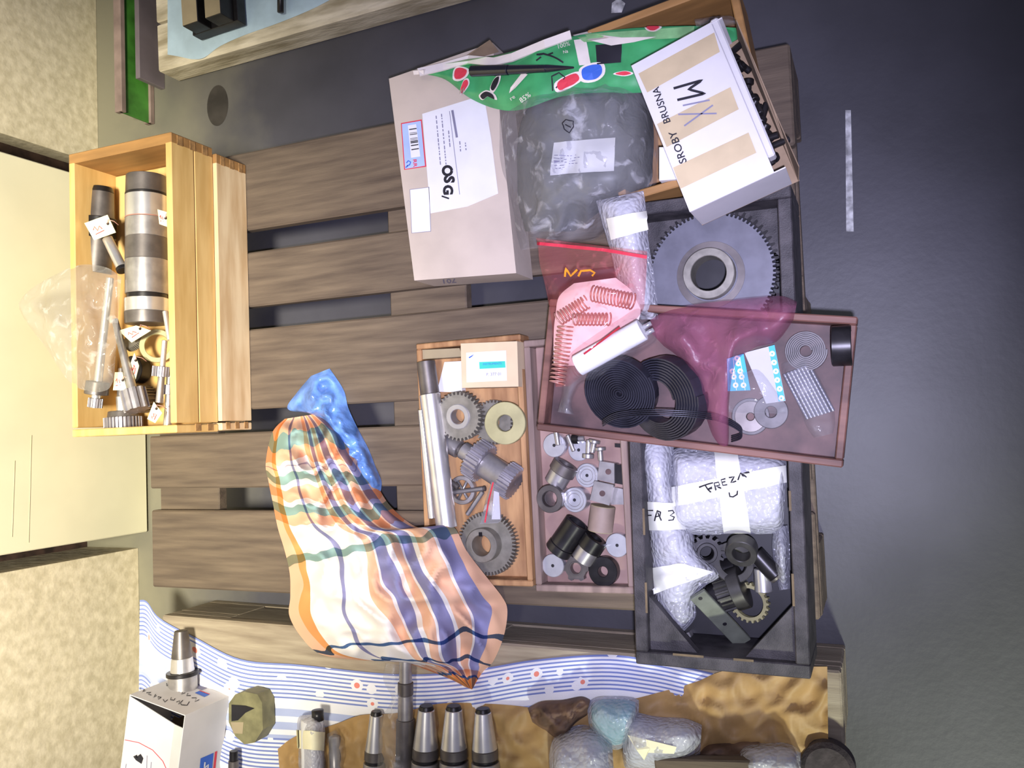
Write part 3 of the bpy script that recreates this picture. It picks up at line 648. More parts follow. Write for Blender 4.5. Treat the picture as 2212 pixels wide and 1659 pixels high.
# ---- tray with discs
def disc(uv, label, r=26, th=.014, z=ZA, rings=False):
    k = sc(*uv, z + th); t = thing('aluminium_disc', label, 'disc', TR(P(*uv, z + th) - V((0, 0, th))), 'aluminium discs in the grey tray')
    obj('body', MB().cyl(r * k, 0, th, None, 40), 'alu', t)
    obj('centre_hole', MB().cyl(3.6 * k, th, th + .0005, None, 14), 'darkin', t)
    if rings:
        for q in (.55, .8): obj('turned_ring', MB().tubering(r * k * q, r * k * (q - .05), th, th + .0006), 'steelm', t)
    return t
disc((1197, 962), 'bright disc in the top left corner of the grey tray, under a pin')
disc((1250, 972), 'bright disc half under the cluster of T-bolts', 24, .006)
disc((1268, 1027), 'bright disc touching the upper square plate', 26, .012, rings=True)
disc((1241, 1080), 'thick bright disc in the middle of the grey tray', 27, .024, rings=True)
disc((1333, 1178), 'bright disc at the right edge of the grey tray', 26)
disc((1194, 1222), 'bright disc in the bottom left corner of the grey tray', 25)
turned('bushing', 'steel bushing with dark collar lying in the upper left of the grey tray', 'bushing', (1198, 1046), (1224, 1002), ZA + .020, [('sleeve', 0, .55, 24, 25, 'steelm'), ('collar', .55, 1, 29, 29, 'gun', ('bore', 18))])
k = sc(1182, 1078, ZA + .046); t = thing('bushing', 'ring bushing standing upright at the left side of the grey tray', 'bushing', TR(P(1184, 1078, ZA + .046) - V((-.002, 0, .046))))
obj('sleeve', MB().tubering(26 * k, 17 * k, 0, .034), 'steelm', t); obj('collar', MB().tubering(30 * k, 17 * k, .034, .046), 'gun', t)
turned('bushing', 'long black bushing lying across the lower left of the grey tray', 'bushing', (1204, 1192), (1248, 1128), ZA + .0215, [('collar', 0, .22, 29, 29, 'black'), ('sleeve', .22, 1, 27.5, 27.5, 'black', ('bore', 21))])
turned('bushing', 'steel bushing with black head beside the black ring', 'bushing', (1256, 1210), (1288, 1162), ZA + .0215, [('sleeve', 0, .5, 24, 24, 'steelm'), ('head', .5, 1, 28, 27, 'black', ('bore', 14))])
k = sc(1249, 1225, ZA); t = thing('slotted_nut', 'grey slotted nut at the bottom of the grey tray', 'nut', TR(P(1249, 1225, ZA)))
obj('body', MB().gear(6, 29 * k, 24 * k, 12.2 * k, 0, .012), 'gun', t); obj('inner_ring', MB().tubering(16 * k, 12 * k, 0, .0125), 'gun', t)
gearthing('black_ring', 'thick black ring in the bottom right of the grey tray', 'ring', (1309, 1231), ZA, 0, 32, 11, .016, 'black')
def plate(q, z0, z1, label, hole, m='beigem'):
    c = [P(u, v, z1) for u, v in q]; t = thing('square_plate', label, 'plate', TR(((c[0] + c[2]) / 2).to_2d().to_3d() + V((0, 0, z0))), 'square plates in the grey tray')
    obj('body', MB().prism([(p.x, p.y) for p in (c[3], c[2], c[1], c[0])], z0, z1), m, None, t)
    if hole: obj('hole', poly_px(onplane(z1, .0004), [(hole[0] + 6.5 * math.cos(i * .45), hole[1] + 6.5 * math.sin(i * .45)) for i in range(14)]), 'redfloor', None, t)
    return t
plate([(1295, 996), (1327, 1001), (1327, 1045), (1290, 1036)], ZA, ZA + .024, 'upper pale square plate with a hole in the grey tray', (1314, 1019), 'steelm')
plate([(1284, 1039), (1325, 1048), (1316, 1092), (1274, 1080)], ZA + .0245, ZA + .034, 'lower pale square plate with a hole in the grey tray', (1301, 1066), 'steelm')
cartonbox('steel_block', 'dark block between the upper square plate and the black crate', [(1329, 1003), (1352, 1006), (1350, 1048), (1328, 1044)], ZA, ZA + .022, 'black', 'block')
cartonbox('steel_block', 'bright block right of the lower square plate', [(1328, 1053), (1349, 1057), (1347, 1090), (1320, 1090)], ZA, ZA + .014, 'steelm', 'block')
turned('half_round_block', 'brownish half round block below the square plates', 'block', (1303, 1092), (1296, 1148), ZA + .0185, [('body', 0, 1, 27, 27, 'beigem'), ('flat_face', .02, .98, 27.3, 27.3, 'pinkm')])
turned('steel_pin', 'pin lying on the top left disc of the grey tray', 'pin', (1201, 930), (1206, 962), ZA + .019, [('shank', 0, 1, 6, 6, 'steelm')])
turned('steel_pin', 'slanted pin right of the top left disc in the grey tray', 'pin', (1226, 940), (1240, 975), ZA + .0125, [('shank', 0, 1, 5, 5, 'steelm')])
turned('knob', 'dark round knob at the top of the grey tray', 'knob', (1236, 949), (1262, 947), ZA + .016, [('ball', 0, .5, 10, 11, 'black'), ('stem', .5, 1, 6, 6, 'steelm')])
for (a, c, lb) in (((1270, 990), (1272, 950), 'T-bolt nearest the dark knob in the grey tray'), ((1296, 966), (1298, 996), 'T-bolt above the upper square plate'), ((1285, 950), (1279, 978), 'T-bolt in the middle of the small cluster by the brown tray')):
    turned('t_bolt', lb, 'bolt', a, c, ZA + .015, [('head', 0, .25, 13, 13, 'steelm'), ('shank', .25, 1, 6, 6, 'steelm')], 'T-bolts in the grey tray')
cartonbox('steel_block', 'small black block at the top right of the grey tray', [(1328, 958), (1350, 960), (1350, 968), (1328, 966)], ZA, ZA + .016, 'black', 'block')

# ================================================================== LONG BLACK CRATE
ZC = .264
TC = TR((1.0865, .2635, ZP), -.014)
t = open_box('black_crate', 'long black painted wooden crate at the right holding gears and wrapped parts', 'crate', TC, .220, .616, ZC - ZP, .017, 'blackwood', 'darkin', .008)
for sx in (-1, 1):
    for sy in (-1, 1):
        x, y = sx * (.11 - .0172), sy * (.308 - .0172); gz_ = .05 if sy > 0 else .014; q = [(x, y), (x - sx * .062, y), (x, y - sy * .07)]
        if sx * sy < 0: q = q[::-1]
        obj('corner_gusset', MB().prism(q, ZC - ZP - gz_ - .016, ZC - ZP - gz_), 'blackwood', t)
for (x, y, l) in ((-.093, -.12, .035), (-.0935, .02, .02), (-.093, -.22, .04), (.094, -.09, .025), (.0935, -.2, .04)):
    obj('worn_edge', MB().box((x, y, ZC - ZP + .0002), (.003, l, .0008), None, .0002), 'chip', t)
for (x, l) in ((-.04, .04), (.03, .025)): obj('worn_edge', MB().box((x, -.2912, ZC - ZP + .0002), (l, .003, .0008), None, .0002), 'chip', t)
ZI = ZP + .009
M['oily'] = mat('oily_steel', lin(66, 64, 62), .4, .4, var=.2, vs=40); M['greybar'] = mat('dull_grey_bar_steel', lin(112, 116, 104), .5, .2, var=.12, vs=40)
t = gearthing('large_gear', 'very large grey gear with hub in the upper end of the black crate', 'gear', (1540, 598), .215, 88, 134, 37, .018, mat('matt_gear_face', lin(104, 104, 114), .5, .3, var=.08, vs=40), (54, .034), hubm='gear', rr=.955)
k = sc(1540, 598, .215); obj('groove', MB().tubering(72 * k, 57 * k, .018, .0186), 'gun', t)
gearthing('large_gear', 'dark coarse gear under the very large grey gear', 'gear', (1543, 590), .2005, 56, 139, 50, .014, 'black', rr=.93)
gearthing('gear', 'dark toothed gear beside the long bubble wrapped roll', 'gear', (1523, 1190), .195, 15, 38, 14, .018, 'black', (22, .024), ry=.3, rr=.8)
gearthing('collar', 'dark collar with a wide bore below the taped wrapped box', 'collar', (1604, 1180), .218, 0, 33, 19, .018, 'oily', rx=.5)
gearthing('gear', 'grooved gear ring leaning below the dark collar', 'gear', (1580, 1218), .185, 0, 44, 28, .016, 'oily', ry=.35, rx=-.3)
turned('pinion', 'ribbed dark pinion lying in the middle of the black crate', 'gear', (1535, 1290), (1612, 1265), .190, [('bush', 0, .25, 26, 28, 'black'), ('gear', .25, .62, 40, 40, 'oily', 18), ('flange', .62, .95, 46, 46, 'oily')])
gearthing('ring_gear', 'yellow toothed ring at the bottom of the black crate', 'gear', (1622, 1300), .172, 22, 43, 31, .008, 'brass', ry=-.2)
turned('shaft', 'dark round bar leaning at the right side of the black crate', 'shaft', (1632, 1195), (1682, 1250), .205, [('bar', 0, .9, 19, 19, 'black'), ('end', .9, 1, 18, 16, 'gun')])
turned('bushing', 'bright bushing next to the dark round bar in the crate', 'bushing', (1646, 1228), (1650, 1278), .196, [('sleeve', 0, 1, 17, 19, 'steel')])
turned('shaft', 'dark worm shaft lowest in the black crate', 'shaft', (1520, 1240), (1590, 1225), .168, [('body', 0, 1, 22, 22, 'black')])
A, B = P(1506, 1283, .236), P(1606, 1388, .178); L = (B - A).length
t = thing('flat_bar', 'grey flat steel bar with two holes leaning in the black crate', 'steel bar', along(A, B))
kw = sc(1555, 1335, .19)
obj('bar', MB().box((0, 0, L / 2), (37 * kw, .006, L), None, .0008), 'greybar', t)
for q in (.06, .58): obj('hole', MB().cyl(4.5 * kw, 0, .0004, Matrix.Translation((0, .003, L * q)) @ Matrix.Rotation(-math.pi / 2, 4, 'X'), 14), 'darkin', t)
cartonbox('steel_strip', 'short grey strip under the tail of the long wrapped roll', [(1462, 1372), (1488, 1366), (1502, 1394), (1474, 1396)], ZI, .170, 'steelm', 'steel bar')
# bubble wrapped parts
wl = heap([((1362, 935), (1452, 935), .5), ((1370, 990), (1456, 985), 1), ((1383, 1050), (1455, 1040), 1), ((1390, 1100), (1468, 1100), 1.05), ((1394, 1150), (1494, 1150), 1.05), ((1398, 1185), (1510, 1195), 1.05), ((1402, 1225), (1556, 1240), .9), ((1408, 1260), (1520, 1268), .95), ((1416, 1300), (1502, 1300), .8), ((1428, 1335), (1502, 1335), .6), ((1436, 1370), (1466, 1375), .35), ((1424, 1392), (1446, 1394), .15)], .206, .050, 22, 5, 2.2, .006, 40, 14, True, .5)
t = thing('wrapped_roll', 'long bubble wrapped roll taped with FA 3 in the black crate', 'wrapped part', TR(P(1430, 1170, .21)))
wlo = obj('bubble_wrap', wl, 'bub', None, t)
ins = heap([((1375, 935), (1445, 935), .5), ((1380, 990), (1448, 985), 1), ((1392, 1050), (1450, 1040), 1), ((1398, 1100), (1460, 1100), 1), ((1402, 1150), (1480, 1150), 1), ((1408, 1225), (1530, 1240), .8), ((1412, 1260), (1505, 1262), .8), ((1424, 1300), (1490, 1300), .6)], .207, .040, 12, 4, 2.2, .002, 40, 15)
obj('foam_core', ins, 'white', None, t); bv = wl.bvh(); mp = onmesh(bv, .25, .0014)
tp_ = obj('tape', quad_px(mp, [(1392, 1083), (1466, 1088), (1480, 1145), (1397, 1145)], 14, 8), 'wtape', None, t)
obj('tape', quad_px(mp, [(1404, 1228), (1470, 1216), (1540, 1236), (1412, 1284)], 14, 8), 'wtape', None, t)
mi = onmesh(bv, .25, .0024)
obj('lettering', strokes_px(mi, [[(1402, 1125), (1402, 1102), (1414, 1102)], [(1402, 1113), (1411, 1113)], [(1417, 1125), (1422, 1102), (1429, 1124)], [(1418, 1117), (1428, 1113)], [(1422, 1103), (1428, 1106), (1427, 1112)], [(1441, 1103), (1450, 1103), (1453, 1108), (1446, 1113), (1454, 1117), (1452, 1124), (1442, 1124)]], 2.6), 'ink', None, tp_)
wb = heap([((1452, 975), (1455, 1130), .5), ((1466, 968), (1470, 1150), .95), ((1520, 968), (1525, 1156), 1), ((1580, 972), (1585, 1152), 1), ((1640, 975), (1640, 1154), 1), ((1685, 985), (1680, 1150), .95), ((1699, 1000), (1692, 1138), .5)], .205, .050, 20, 5, 5, .006, 34, 19, True, .4)
t = thing('wrapped_box', 'bubble wrapped block crossed with white tape and marked FREZA in the crate', 'wrapped part', TR(P(1575, 1060, .21)))
obj('bubble_wrap', wb, 'bub', None, t)
ins = heap([((1462, 985), (1463, 1130), .6), ((1475, 976), (1476, 1140), 1), ((1580, 980), (1584, 1142), 1), ((1675, 985), (1674, 1140), 1), ((1688, 1000), (1684, 1130), .6)], .206, .040, 12, 4, 5, .002, 30, 2)
obj('foam_core', ins, 'white', None, t); bv = wb.bvh(); mp = onmesh(bv, .25, .0016); mi = onmesh(bv, .25, .0026)
obj('tape', quad_px(mp, [(1542, 972), (1592, 974), (1622, 1150), (1563, 1150)], 6, 14), 'wtape', None, t)
tp_ = obj('tape', quad_px(onmesh(bv, .25, .0021), [(1454, 1052), (1694, 1006), (1696, 1042), (1456, 1094)], 16, 6), 'wtape', None, t)
obj('lettering', strokes_px(mi, [[(1512, 1053), (1540, 1044)], [(1526, 1050), (1536, 1062)], [(1530, 1056), (1538, 1053)], [(1546, 1058), (1542, 1045), (1552, 1042), (1554, 1048), (1546, 1051), (1558, 1054)], [(1572, 1046), (1562, 1048), (1558, 1037), (1568, 1034)], [(1560, 1042), (1568, 1040)], [(1576, 1032), (1588, 1029), (1580, 1042), (1592, 1038)], [(1596, 1036), (1600, 1024), (1612, 1032), (1604, 1025), (1618, 1022)], [(1576, 1063), (1578, 1072), (1586, 1073), (1594, 1068), (1595, 1060)]], 3.2), 'ink', None, tp_)
ws = heap([((1672, 1140), (1702, 1135), .4), ((1668, 1180), (1706, 1180), 1), ((1674, 1230), (1706, 1230), 1), ((1684, 1275), (1706, 1272), .5)], .19, .045, 10, 5, 2.2, .005, 40, 23, True, .4)
tag(obj('wrapped_part', ws, 'bubd'), 'narrow bubble wrapped piece along the right wall of the black crate', 'wrapped part')
wt = heap([((1288, 434), (1390, 412), .35), ((1292, 450), (1394, 440), .9), ((1306, 500), (1398, 490), 1), ((1318, 540), (1402, 530), 1), ((1332, 600), (1412, 590), 1), ((1352, 660), (1420, 655), .8), ((1370, 690), (1424, 690), .3)], .268, .042, 18, 5, 2, .004, 40, 31, True, .4)
t = thing('wrapped_roll', 'bubble wrapped roll with a tape band between the zip bag and the large gear', 'wrapped part', TR(P(1350, 540, .27)))
obj('bubble_wrap', wt, 'bub', None, t)
ins = heap([((1300, 440), (1384, 425), .6), ((1314, 500), (1390, 490), 1), ((1326, 540), (1394, 530), 1), ((1342, 600), (1402, 590), 1), ((1362, 660), (1412, 655), .7)], .2685, .034, 12, 4, 2, .001, 40, 3)
obj('foam_core', ins, 'white', None, t)
obj('tape', quad_px(onmesh(wt.bvh(), .31, .0016), [(1312, 472), (1394, 456), (1401, 496), (1322, 518)], 12, 6), 'wtape', None, t)
# ================================================================== POST CARTON, GREEN BAG, WOODEN BOX AND SCREW CARTON
ZO = .212
q = [(840, 170), (1064, 92), (1115, 590), (895, 606)]
c = [P(u, v, ZO) for u, v in q]
t = thing('post_carton', 'large grey cardboard carton with a white address label on top', 'box', TR(((c[0] + c[2]) / 2).to_2d().to_3d() + V((0, 0, ZP))))
obj('carton', MB().prism([(p.x, p.y) for p in (c[3], c[2], c[1], c[0])], ZP, ZO), 'card', None, t)
a, b = P(1000, 112, ZO), P(1064, 92, ZO)
fl = MB(); e1 = P(1058, 86, ZO + .03); fl.add([P(985, 140, ZO + .001), P(1078, 112, ZO + .001), e1, P(1010, 118, ZO + .012)] + [P(985, 140, ZO), P(1078, 112, ZO), e1 - V((0, 0, .001)), P(1010, 118, ZO + .011)], [(0, 1, 2, 3), (7, 6, 5, 4), (0, 4, 5, 1), (1, 5, 6, 2), (2, 6, 7, 3), (3, 7, 4, 0)])
obj('flap', fl, 'cardd', None, t)
m0, m1, m2, m3 = onplane(ZO, .0005), onplane(ZO, .0009), onplane(ZO, .0013), onplane(ZO, .0017)
al_ = obj('address_label', poly_px(m0, [(912, 246), (1018, 213), (1048, 222), (1061, 300), (1076, 418), (1010, 446), (930, 461)]), 'white', None, t)
po_ = obj('post_label', quad_px(m0, [(866, 266), (911, 258), (921, 360), (873, 367)]), 'redink', None, t)
obj('post_label_field', quad_px(m1, [(868, 268), (909, 261), (918, 358), (875, 365)]), 'paleblue', None, po_)
obj('barcode_field', quad_px(m2, [(881, 271), (899, 268), (908, 338), (888, 341)]), 'white', None, po_)
bars = MB()
for k in range(20):
    if random.random() < .25: continue
    y = 273 + k * 2.9; x = 883 + k * .33; wq = random.choice((1.0, 1.6, 2.2))
    bars = bars.add([m3(x, y), m3(x + 16, y - 2.5), m3(x + 16.2, y - 2.5 + wq), m3(x + .2, y + wq)], [(3, 2, 1, 0)])
obj('barcode', bars, 'ink', None, po_)
obj('lettering', text_px(m3, 'RR', (892, 344), (1.2, 14), (11, -1), bold=.02), 'redink', None, po_)
obj('post_horn', strokes_px(m2, [[(878, 352), (882, 347), (887, 350), (885, 356), (879, 358)], [(876, 362), (881, 358)]], 2.4), 'bluep', None, po_)
obj('empty_label', quad_px(m0, [(885, 409), (927, 404), (931, 500), (889, 504)]), 'greyink', None, t)
obj('empty_label_field', quad_px(m1, [(886, 410), (926, 405), (930, 499), (890, 503)]), 'white', None, t)
ring = lambda cx, cy, r, a0, a1: [(cx + r * math.cos(math.radians(a0 + (a1 - a0) * i / 16)), cy + r * math.sin(math.radians(a0 + (a1 - a0) * i / 16))) for i in range(17)]
obj('logo', strokes_px(m1, [ring(966.5, 368.8, 9.3, 0, 360)], 6.2), 'ink', None, al_)
obj('logo', text_px(m1, 'S', (960, 381), (1, 31), (30, -1), bold=.055), 'ink', None, al_)
obj('logo', text_px(m1, 'G', (958, 400), (1, 29), (28, -1), bold=.055), 'ink', None, al_)
obj('logo', strokes_px(m1, [[(954, 423.5), (970, 429)]], 3.4), 'ink', None, al_)
rr = random.Random(5); pr = MB()
for (x, y0, y1) in ((942, 250, 355), (954, 246, 352), (966, 282, 312), (988, 305, 327), (1000, 308, 325)):
    y = y0
    while y < y1:
        l = rr.uniform(3, 9); xx = x + (y - 250) * .09; s_ = strokes_px(m1, [[(xx, y), (xx + .09 * l, y + l)]], 2.2); pr.add(s_.v, s_.f); y += l + rr.uniform(1.5, 3.5)
obj('printed_lines', pr, 'greyink', None, al_)
obj('printed_bar', strokes_px(m1, [[(977, 238), (987, 297)]], 5), 'greyink', None, al_)
obj('printed_rule', strokes_px(m1, [[(971, 240), (993, 420)]], 1.2), 'greyink', None, al_)
def online(p0, p1, off=.0006):
    n = (p1 - p0).cross(V((0, 0, 1))).normalized()
    if n.dot(CAMPOS - p0) < 0: n = -n
    def f(u, v):
        d = ray(u, v); k = (p0 - CAMPOS).dot(n) / d.dot(n); return CAMPOS + d * k + n * off
    return f
mf = online(c[3], c[2])
obj('lettering', text_px(mf, '701', (985, 601), (-22, 1.6), (3, 13)), 'greyink', None, t)

# wooden box behind the screw carton
ZE = .262
rt0, rt1 = P(1598, 0, ZE), P(1652, 258, ZE); dr = (rt1 - rt0).normalized(); ang = math.atan2(-dr.x, dr.y) + math.pi
ang = math.atan2(dr.x, -dr.y)
cB = P(1392, 424, ZE); ux = V((math.cos(ang), math.sin(ang), 0)); uy = V((-ux.y, ux.x, 0))
xr = (rt0 - cB).dot(ux); x0 = -.035; sx = xr - x0; yT = (P(1335, 40, ZE) - cB).dot(uy); sy = yT
ctr = cB + ux * (x0 + sx / 2) + uy * (sy / 2)
open_box('wooden_box', 'orange brown open wooden box holding the green bag under the screw carton', 'box', TR((ctr.x, ctr.y, ZP), ang), sx, sy, ZE - ZP, .011, 'pined', 'traywood')

# green shopping bag with prints
ZG = .225
gz = lambda u, v: max(0, min(1, (u - 1030) / 130)) * .044
gb = heap([((907, 150), (915, 160), .2), ((960, 140), (962, 172), .6), ((1010, 132), (1015, 212), 1), ((1070, 122), (1075, 236), 1), ((1150, 100), (1130, 236), 1), ((1240, 78), (1215, 208), 1), ((1330, 64), (1300, 205), 1), ((1420, 58), (1390, 200), .9), ((1500, 56), (1480, 200), .9), ((1560, 60), (1560, 170), .9), ((1588, 70), (1600, 240), .6)], ZG, .012, 16, 7, 3, .003, 40, 41, True, .2, zf=gz)
t = thing('shopping_bag', 'green printed shopping bag with white hem across the carton and wooden box', 'bag', TR(P(1240, 140, ZG)))
obj('front', gb, 'bagg', None, t); bv = gb.bvh(); mp = onmesh(bv, ZG + .03, .0012); mq = onmesh(bv, ZG + .03, .0022)
obj('back_fold', poly_px(mp, [(930, 146), (1010, 128), (1080, 120), (1160, 97), (1160, 108), (1085, 131), (1010, 141), (935, 156)]), 'bagl', None, t)
obj('back_fold', quad_px(mp, [(1240, 77), (1500, 58), (1500, 82), (1262, 92)], 10, 3), 'bagl', None, t)
hem = MB(); hp = [(906, 158), (960, 148), (1015, 133), (1070, 137), (1110, 128), (1180, 100), (1236, 80)]
hv = [mq(*p) + V((0, 0, .003)) for p in hp]
hem.tube(hv, 0, flat=(.006, .0016)); obj('hem', hem, 'bagw', None, t)
obj('hem', MB().tube([mq(906, 158) + V((0, 0, .003)), mq(926, 152) + V((0, 0, .004))], 0, flat=(.009, .003)), 'bagw', None, t)
obj('hem', poly_px(lambda u, v: mq(u, v) + V((0, 0, .003)), [(1238, 78), (1270, 70), (1300, 80), (1345, 85), (1420, 84), (1372, 95), (1322, 102), (1280, 92)]), 'bagw', None, t)
obj('white_panel', quad_px(mp, [(1240, 88), (1266, 84), (1277, 140), (1252, 142)], 3, 5), 'bagw', None, t)
obj('dark_panel', quad_px(mp, [(1287, 98), (1344, 93), (1342, 136), (1290, 140)], 5, 4), 'ink', None, t)
for pts, m in (([(985, 152), (996, 148), (1010, 153), (1006, 165), (994, 172), (983, 168)], 'redink'), ([(1002, 178), (1010, 174), (1012, 184), (1000, 200), (996, 198)], 'redink'),
               ([(1205, 180), (1222, 168), (1245, 160), (1252, 172), (1236, 184), (1210, 194)], 'redink'), ([(1330, 160), (1350, 155), (1364, 159), (1350, 164)], 'redink'),
               ([(1258, 152), (1276, 142), (1298, 142), (1300, 160), (1284, 172), (1262, 172)], 'bluep'), ([(1398, 60), (1425, 60), (1415, 68), (1402, 67)], 'redink'),
               ([(1040, 206), (1052, 198), (1066, 204), (1070, 214), (1056, 208), (1046, 214)], 'ink'), ([(1070, 172), (1080, 166), (1078, 180), (1068, 196), (1062, 190)], 'ink')):
    cx, cy = sum(p[0] for p in pts) / len(pts), sum(p[1] for p in pts) / len(pts)
    obj('print_outline', poly_px(mp, [(cx + (x - cx) * 1.3, cy + (y - cy) * 1.3) for x, y in pts], True), 'bagw', None, t)
    obj('print', poly_px(mq, pts, True), m, None, t)
obj('print', strokes_px(mq, [[(1195, 196), (1193, 166), (1208, 158), (1222, 168), (1202, 190)]], 3), 'ink', None, t)
obj('print', strokes_px(mq, [[(1160, 120), (1175, 118), (1190, 122), (1205, 128), (1218, 136)], [(1185, 120), (1196, 116)], [(1170, 124), (1160, 132)]], 3.6), 'ink', None, t)
obj('print', poly_px(mq, [(1130, 158), (1142, 162), (1116, 190), (1102, 202), (1105, 190)]), 'bagw', None, t)
obj('lettering', text_px(mq, '100%', (1205, 108), (13, -3.5), (-3, -13)), 'bagw', None, t)
obj('lettering', text_px(mq, 'Na', (1218, 118), (9, -2.5), (-2, -9)), 'bagw', None, t)
obj('lettering', text_px(mq, '85%', (1128, 222), (13, -9), (-8, -12)), 'bagw', None, t)
obj('lettering', text_px(mq, 're', (1106, 218), (12, -8), (-7, -10)), 'bagw', None, t)
cb = heap([((1556, 58), (1590, 60), .5), ((1572, 108), (1602, 106), 1), ((1588, 160), (1612, 158), 1), ((1604, 220), (1624, 218), .5)], .262, .010, 8, 5, 2.4, .004, 50, 43, True, .4)
obj('corner_fold', cb, 'bagg', None, t); mc = onmesh(cb.bvh(), .27, .0012)
obj('print', poly_px(mc, [(1582, 120), (1600, 110), (1606, 150), (1598, 160)]), 'bagw', None, t)
obj('print', poly_px(mc, [(1600, 176), (1614, 170), (1616, 200), (1606, 206)]), 'bagw', None, t)
turned('pen', 'thick black marker pen lying in the fold of the green bag', 'pen', (1019, 154), (1240, 146), ZG + .034, [('cap', 0, .38, 12, 11, 'plasticblack'), ('barrel', .385, .75, 10, 8, 'plasticblack'), ('tip', .75, 1, 8, 2, 'plasticblack')], None, ZG + .066)

M['slip'] = mat('grey_slip', lin(186, 186, 186), .7, var=.02)
# clear bag with the big grey part
gr = heap([((1225, 195), (1390, 180), .5), ((1160, 215), (1402, 210), .9), ((1128, 260), (1412, 280), 1), ((1118, 320), (1410, 350), 1), ((1118, 380), (1400, 400), 1), ((1120, 440), (1320, 440), .8), ((1135, 500), (1240, 500), .4)], .205, .088, 18, 5, 3, .003, 16, 51, True)
t = thing('bagged_part', 'big grey part in a clear plastic bag with a white slip beside the address carton', 'bagged part', TR(P(1260, 330, .21)))
obj('grey_part', gr, 'greybundle', None, t)
fm = heap([((1180, 190), (1400, 172), .6), ((1090, 222), (1410, 205), .95), ((1078, 300), (1422, 290), 1), ((1082, 360), (1420, 360), 1), ((1098, 410), (1412, 410), .95), ((1110, 460), (1345, 455), .8), ((1116, 505), (1290, 515), .5), ((1125, 540), (1215, 530), .2)], .208, .098, 30, 6, 2.8, .011, 30, 52, False, .9)
obj('film', fm, 'filmgrey', None, t)
ms = onmesh(fm.bvh(), .28, .001)
obj('paper_slip', quad_px(ms, [(1197, 307), (1330, 298), (1326, 370), (1188, 378)], 10, 6), 'slip', None, t)
ms2 = onmesh(fm.bvh(), .28, .0022); pr = MB()
for k, y in enumerate((338, 344, 350, 356, 362)):
    x = 1198
    while x < 1240 + 12 * (k % 2):
        l = rr.uniform(4, 10); s_ = strokes_px(ms2, [[(x, y - (x - 1198) * .06), (x + l, y - (x + l - 1198) * .06)]], 1.4); pr.add(s_.v, s_.f); x += l + 2.5
obj('printed_lines', pr, 'greyink', None, t)
obj('recycling_mark', strokes_px(onmesh(fm.bvh(), .28, .0015), [[(1216, 266), (1224, 258), (1238, 262), (1240, 274), (1230, 288), (1220, 280), (1216, 266)], [(1222, 270), (1234, 276)]], 2.4), 'ink', None, t)
t = cartonbox('paper_box', 'small white paper box between the clear bag and the screw carton', [(1424, 318), (1462, 318), (1480, 386), (1424, 390)], ZP + .008, .268, 'white')

# carton of screws
ZM0, ZM1 = .282, .362
q = [(1370, 138), (1537, 47), (1672, 375), (1482, 460)]; c = [P(u, v, ZM1) for u, v in q]
ex = (c[1] - c[0]); ex.z = 0; sx = (ex.length + (c[2] - c[3]).length) / 2; ex.normalize(); ey = V((-ex.y, ex.x, 0)); sy = ((c[0] - c[3]).dot(ey) + (c[1] - c[2]).dot(ey)) / 2
ctr = sum(c, V((0, 0, 0))) / 4; am = math.atan2(ex.y, ex.x); h = ZM1 - ZM0; wt = .0016
TM = TR((ctr.x, ctr.y, ZM0), am)
t = thing('screw_carton', 'white carton with beige tape bands marked MIX, full of dark screws', 'box', TM)
obj('top_panel', MB().box((0, 0, h - wt / 2), (sx, sy, wt), None, .0004), 'carton', t)
obj('bottom_panel', MB().box((.0115, 0, wt / 2), (sx + .023, sy, wt), None, .0004), 'cardd', t)
obj('back_panel', MB().box((-sx / 2 + wt / 2, 0, h / 2), (wt, sy - .001, h - 2 * wt), None, .0004), 'carton', t)
for s in (-1, 1): obj('end_panel', MB().box((.0075, s * (sy / 2 - wt / 2), h / 2), (sx + .012, wt, h - 2 * wt), None, .0004), 'carton', t)
obj('lid_edge', MB().box((sx / 2 + .004, .012, h - .012), (.010, sy * .92, .020), None, .004), 'carton', t)
fl = MB(); xs = sx / 2 + .022
fp = [(-sy / 2, .0), (-sy / 2 + .004, .046), (-.06, .030), (-.02, .024), (.02, .036), (.045, .050), (sy / 2, .052), (sy / 2, 0)]
fl.add([(xs + .006 * (z > .01), y, z) for y, z in fp] + [(xs - .001 + .006 * (z > .01), y, z) for y, z in fp], [tuple(range(8)), tuple(range(15, 7, -1))] + [(i, i + 8, (i + 1) % 8 + 8, (i + 1) % 8) for i in range(8)])
obj('torn_flap', fl, 'cardd', t)
mp = onplane(ZM1, .0004); mi = onplane(ZM1, .0009)
for qd in ([(1379, 151 + 8), (1543, 70), (1555, 112), (1398, 200)], [(1419, 268), (1578, 188), (1596, 236), (1440, 318)], [(1454, 362), (1617, 286), (1634, 330), (1470, 408)]):
    obj('tape_band', quad_px(mp, qd), 'tape', None, t)
obj('lettering', strokes_px(mi, [[(1455, 191), (1517, 173), (1487, 193), (1523, 202), (1463, 216)]], 5.5), 'ink', None, t)
obj('lettering', strokes_px(mi, [[(1475, 228), (1533, 216)], [(1465, 247), (1548, 245)], [(1478, 272), (1540, 227)]], 3.5), 'greyink', None, t)
obj('lettering', text_px(mi, 'SROBY', (1484, 350), (-8.2, -22.5), (-22, 8), bold=.012), 'ink', None, t)
obj('lettering', text_px(mi, 'BRUSNA', (1449, 264), (-7, -20.5), (-21, 7.5), bold=.012), 'ink', None, t)
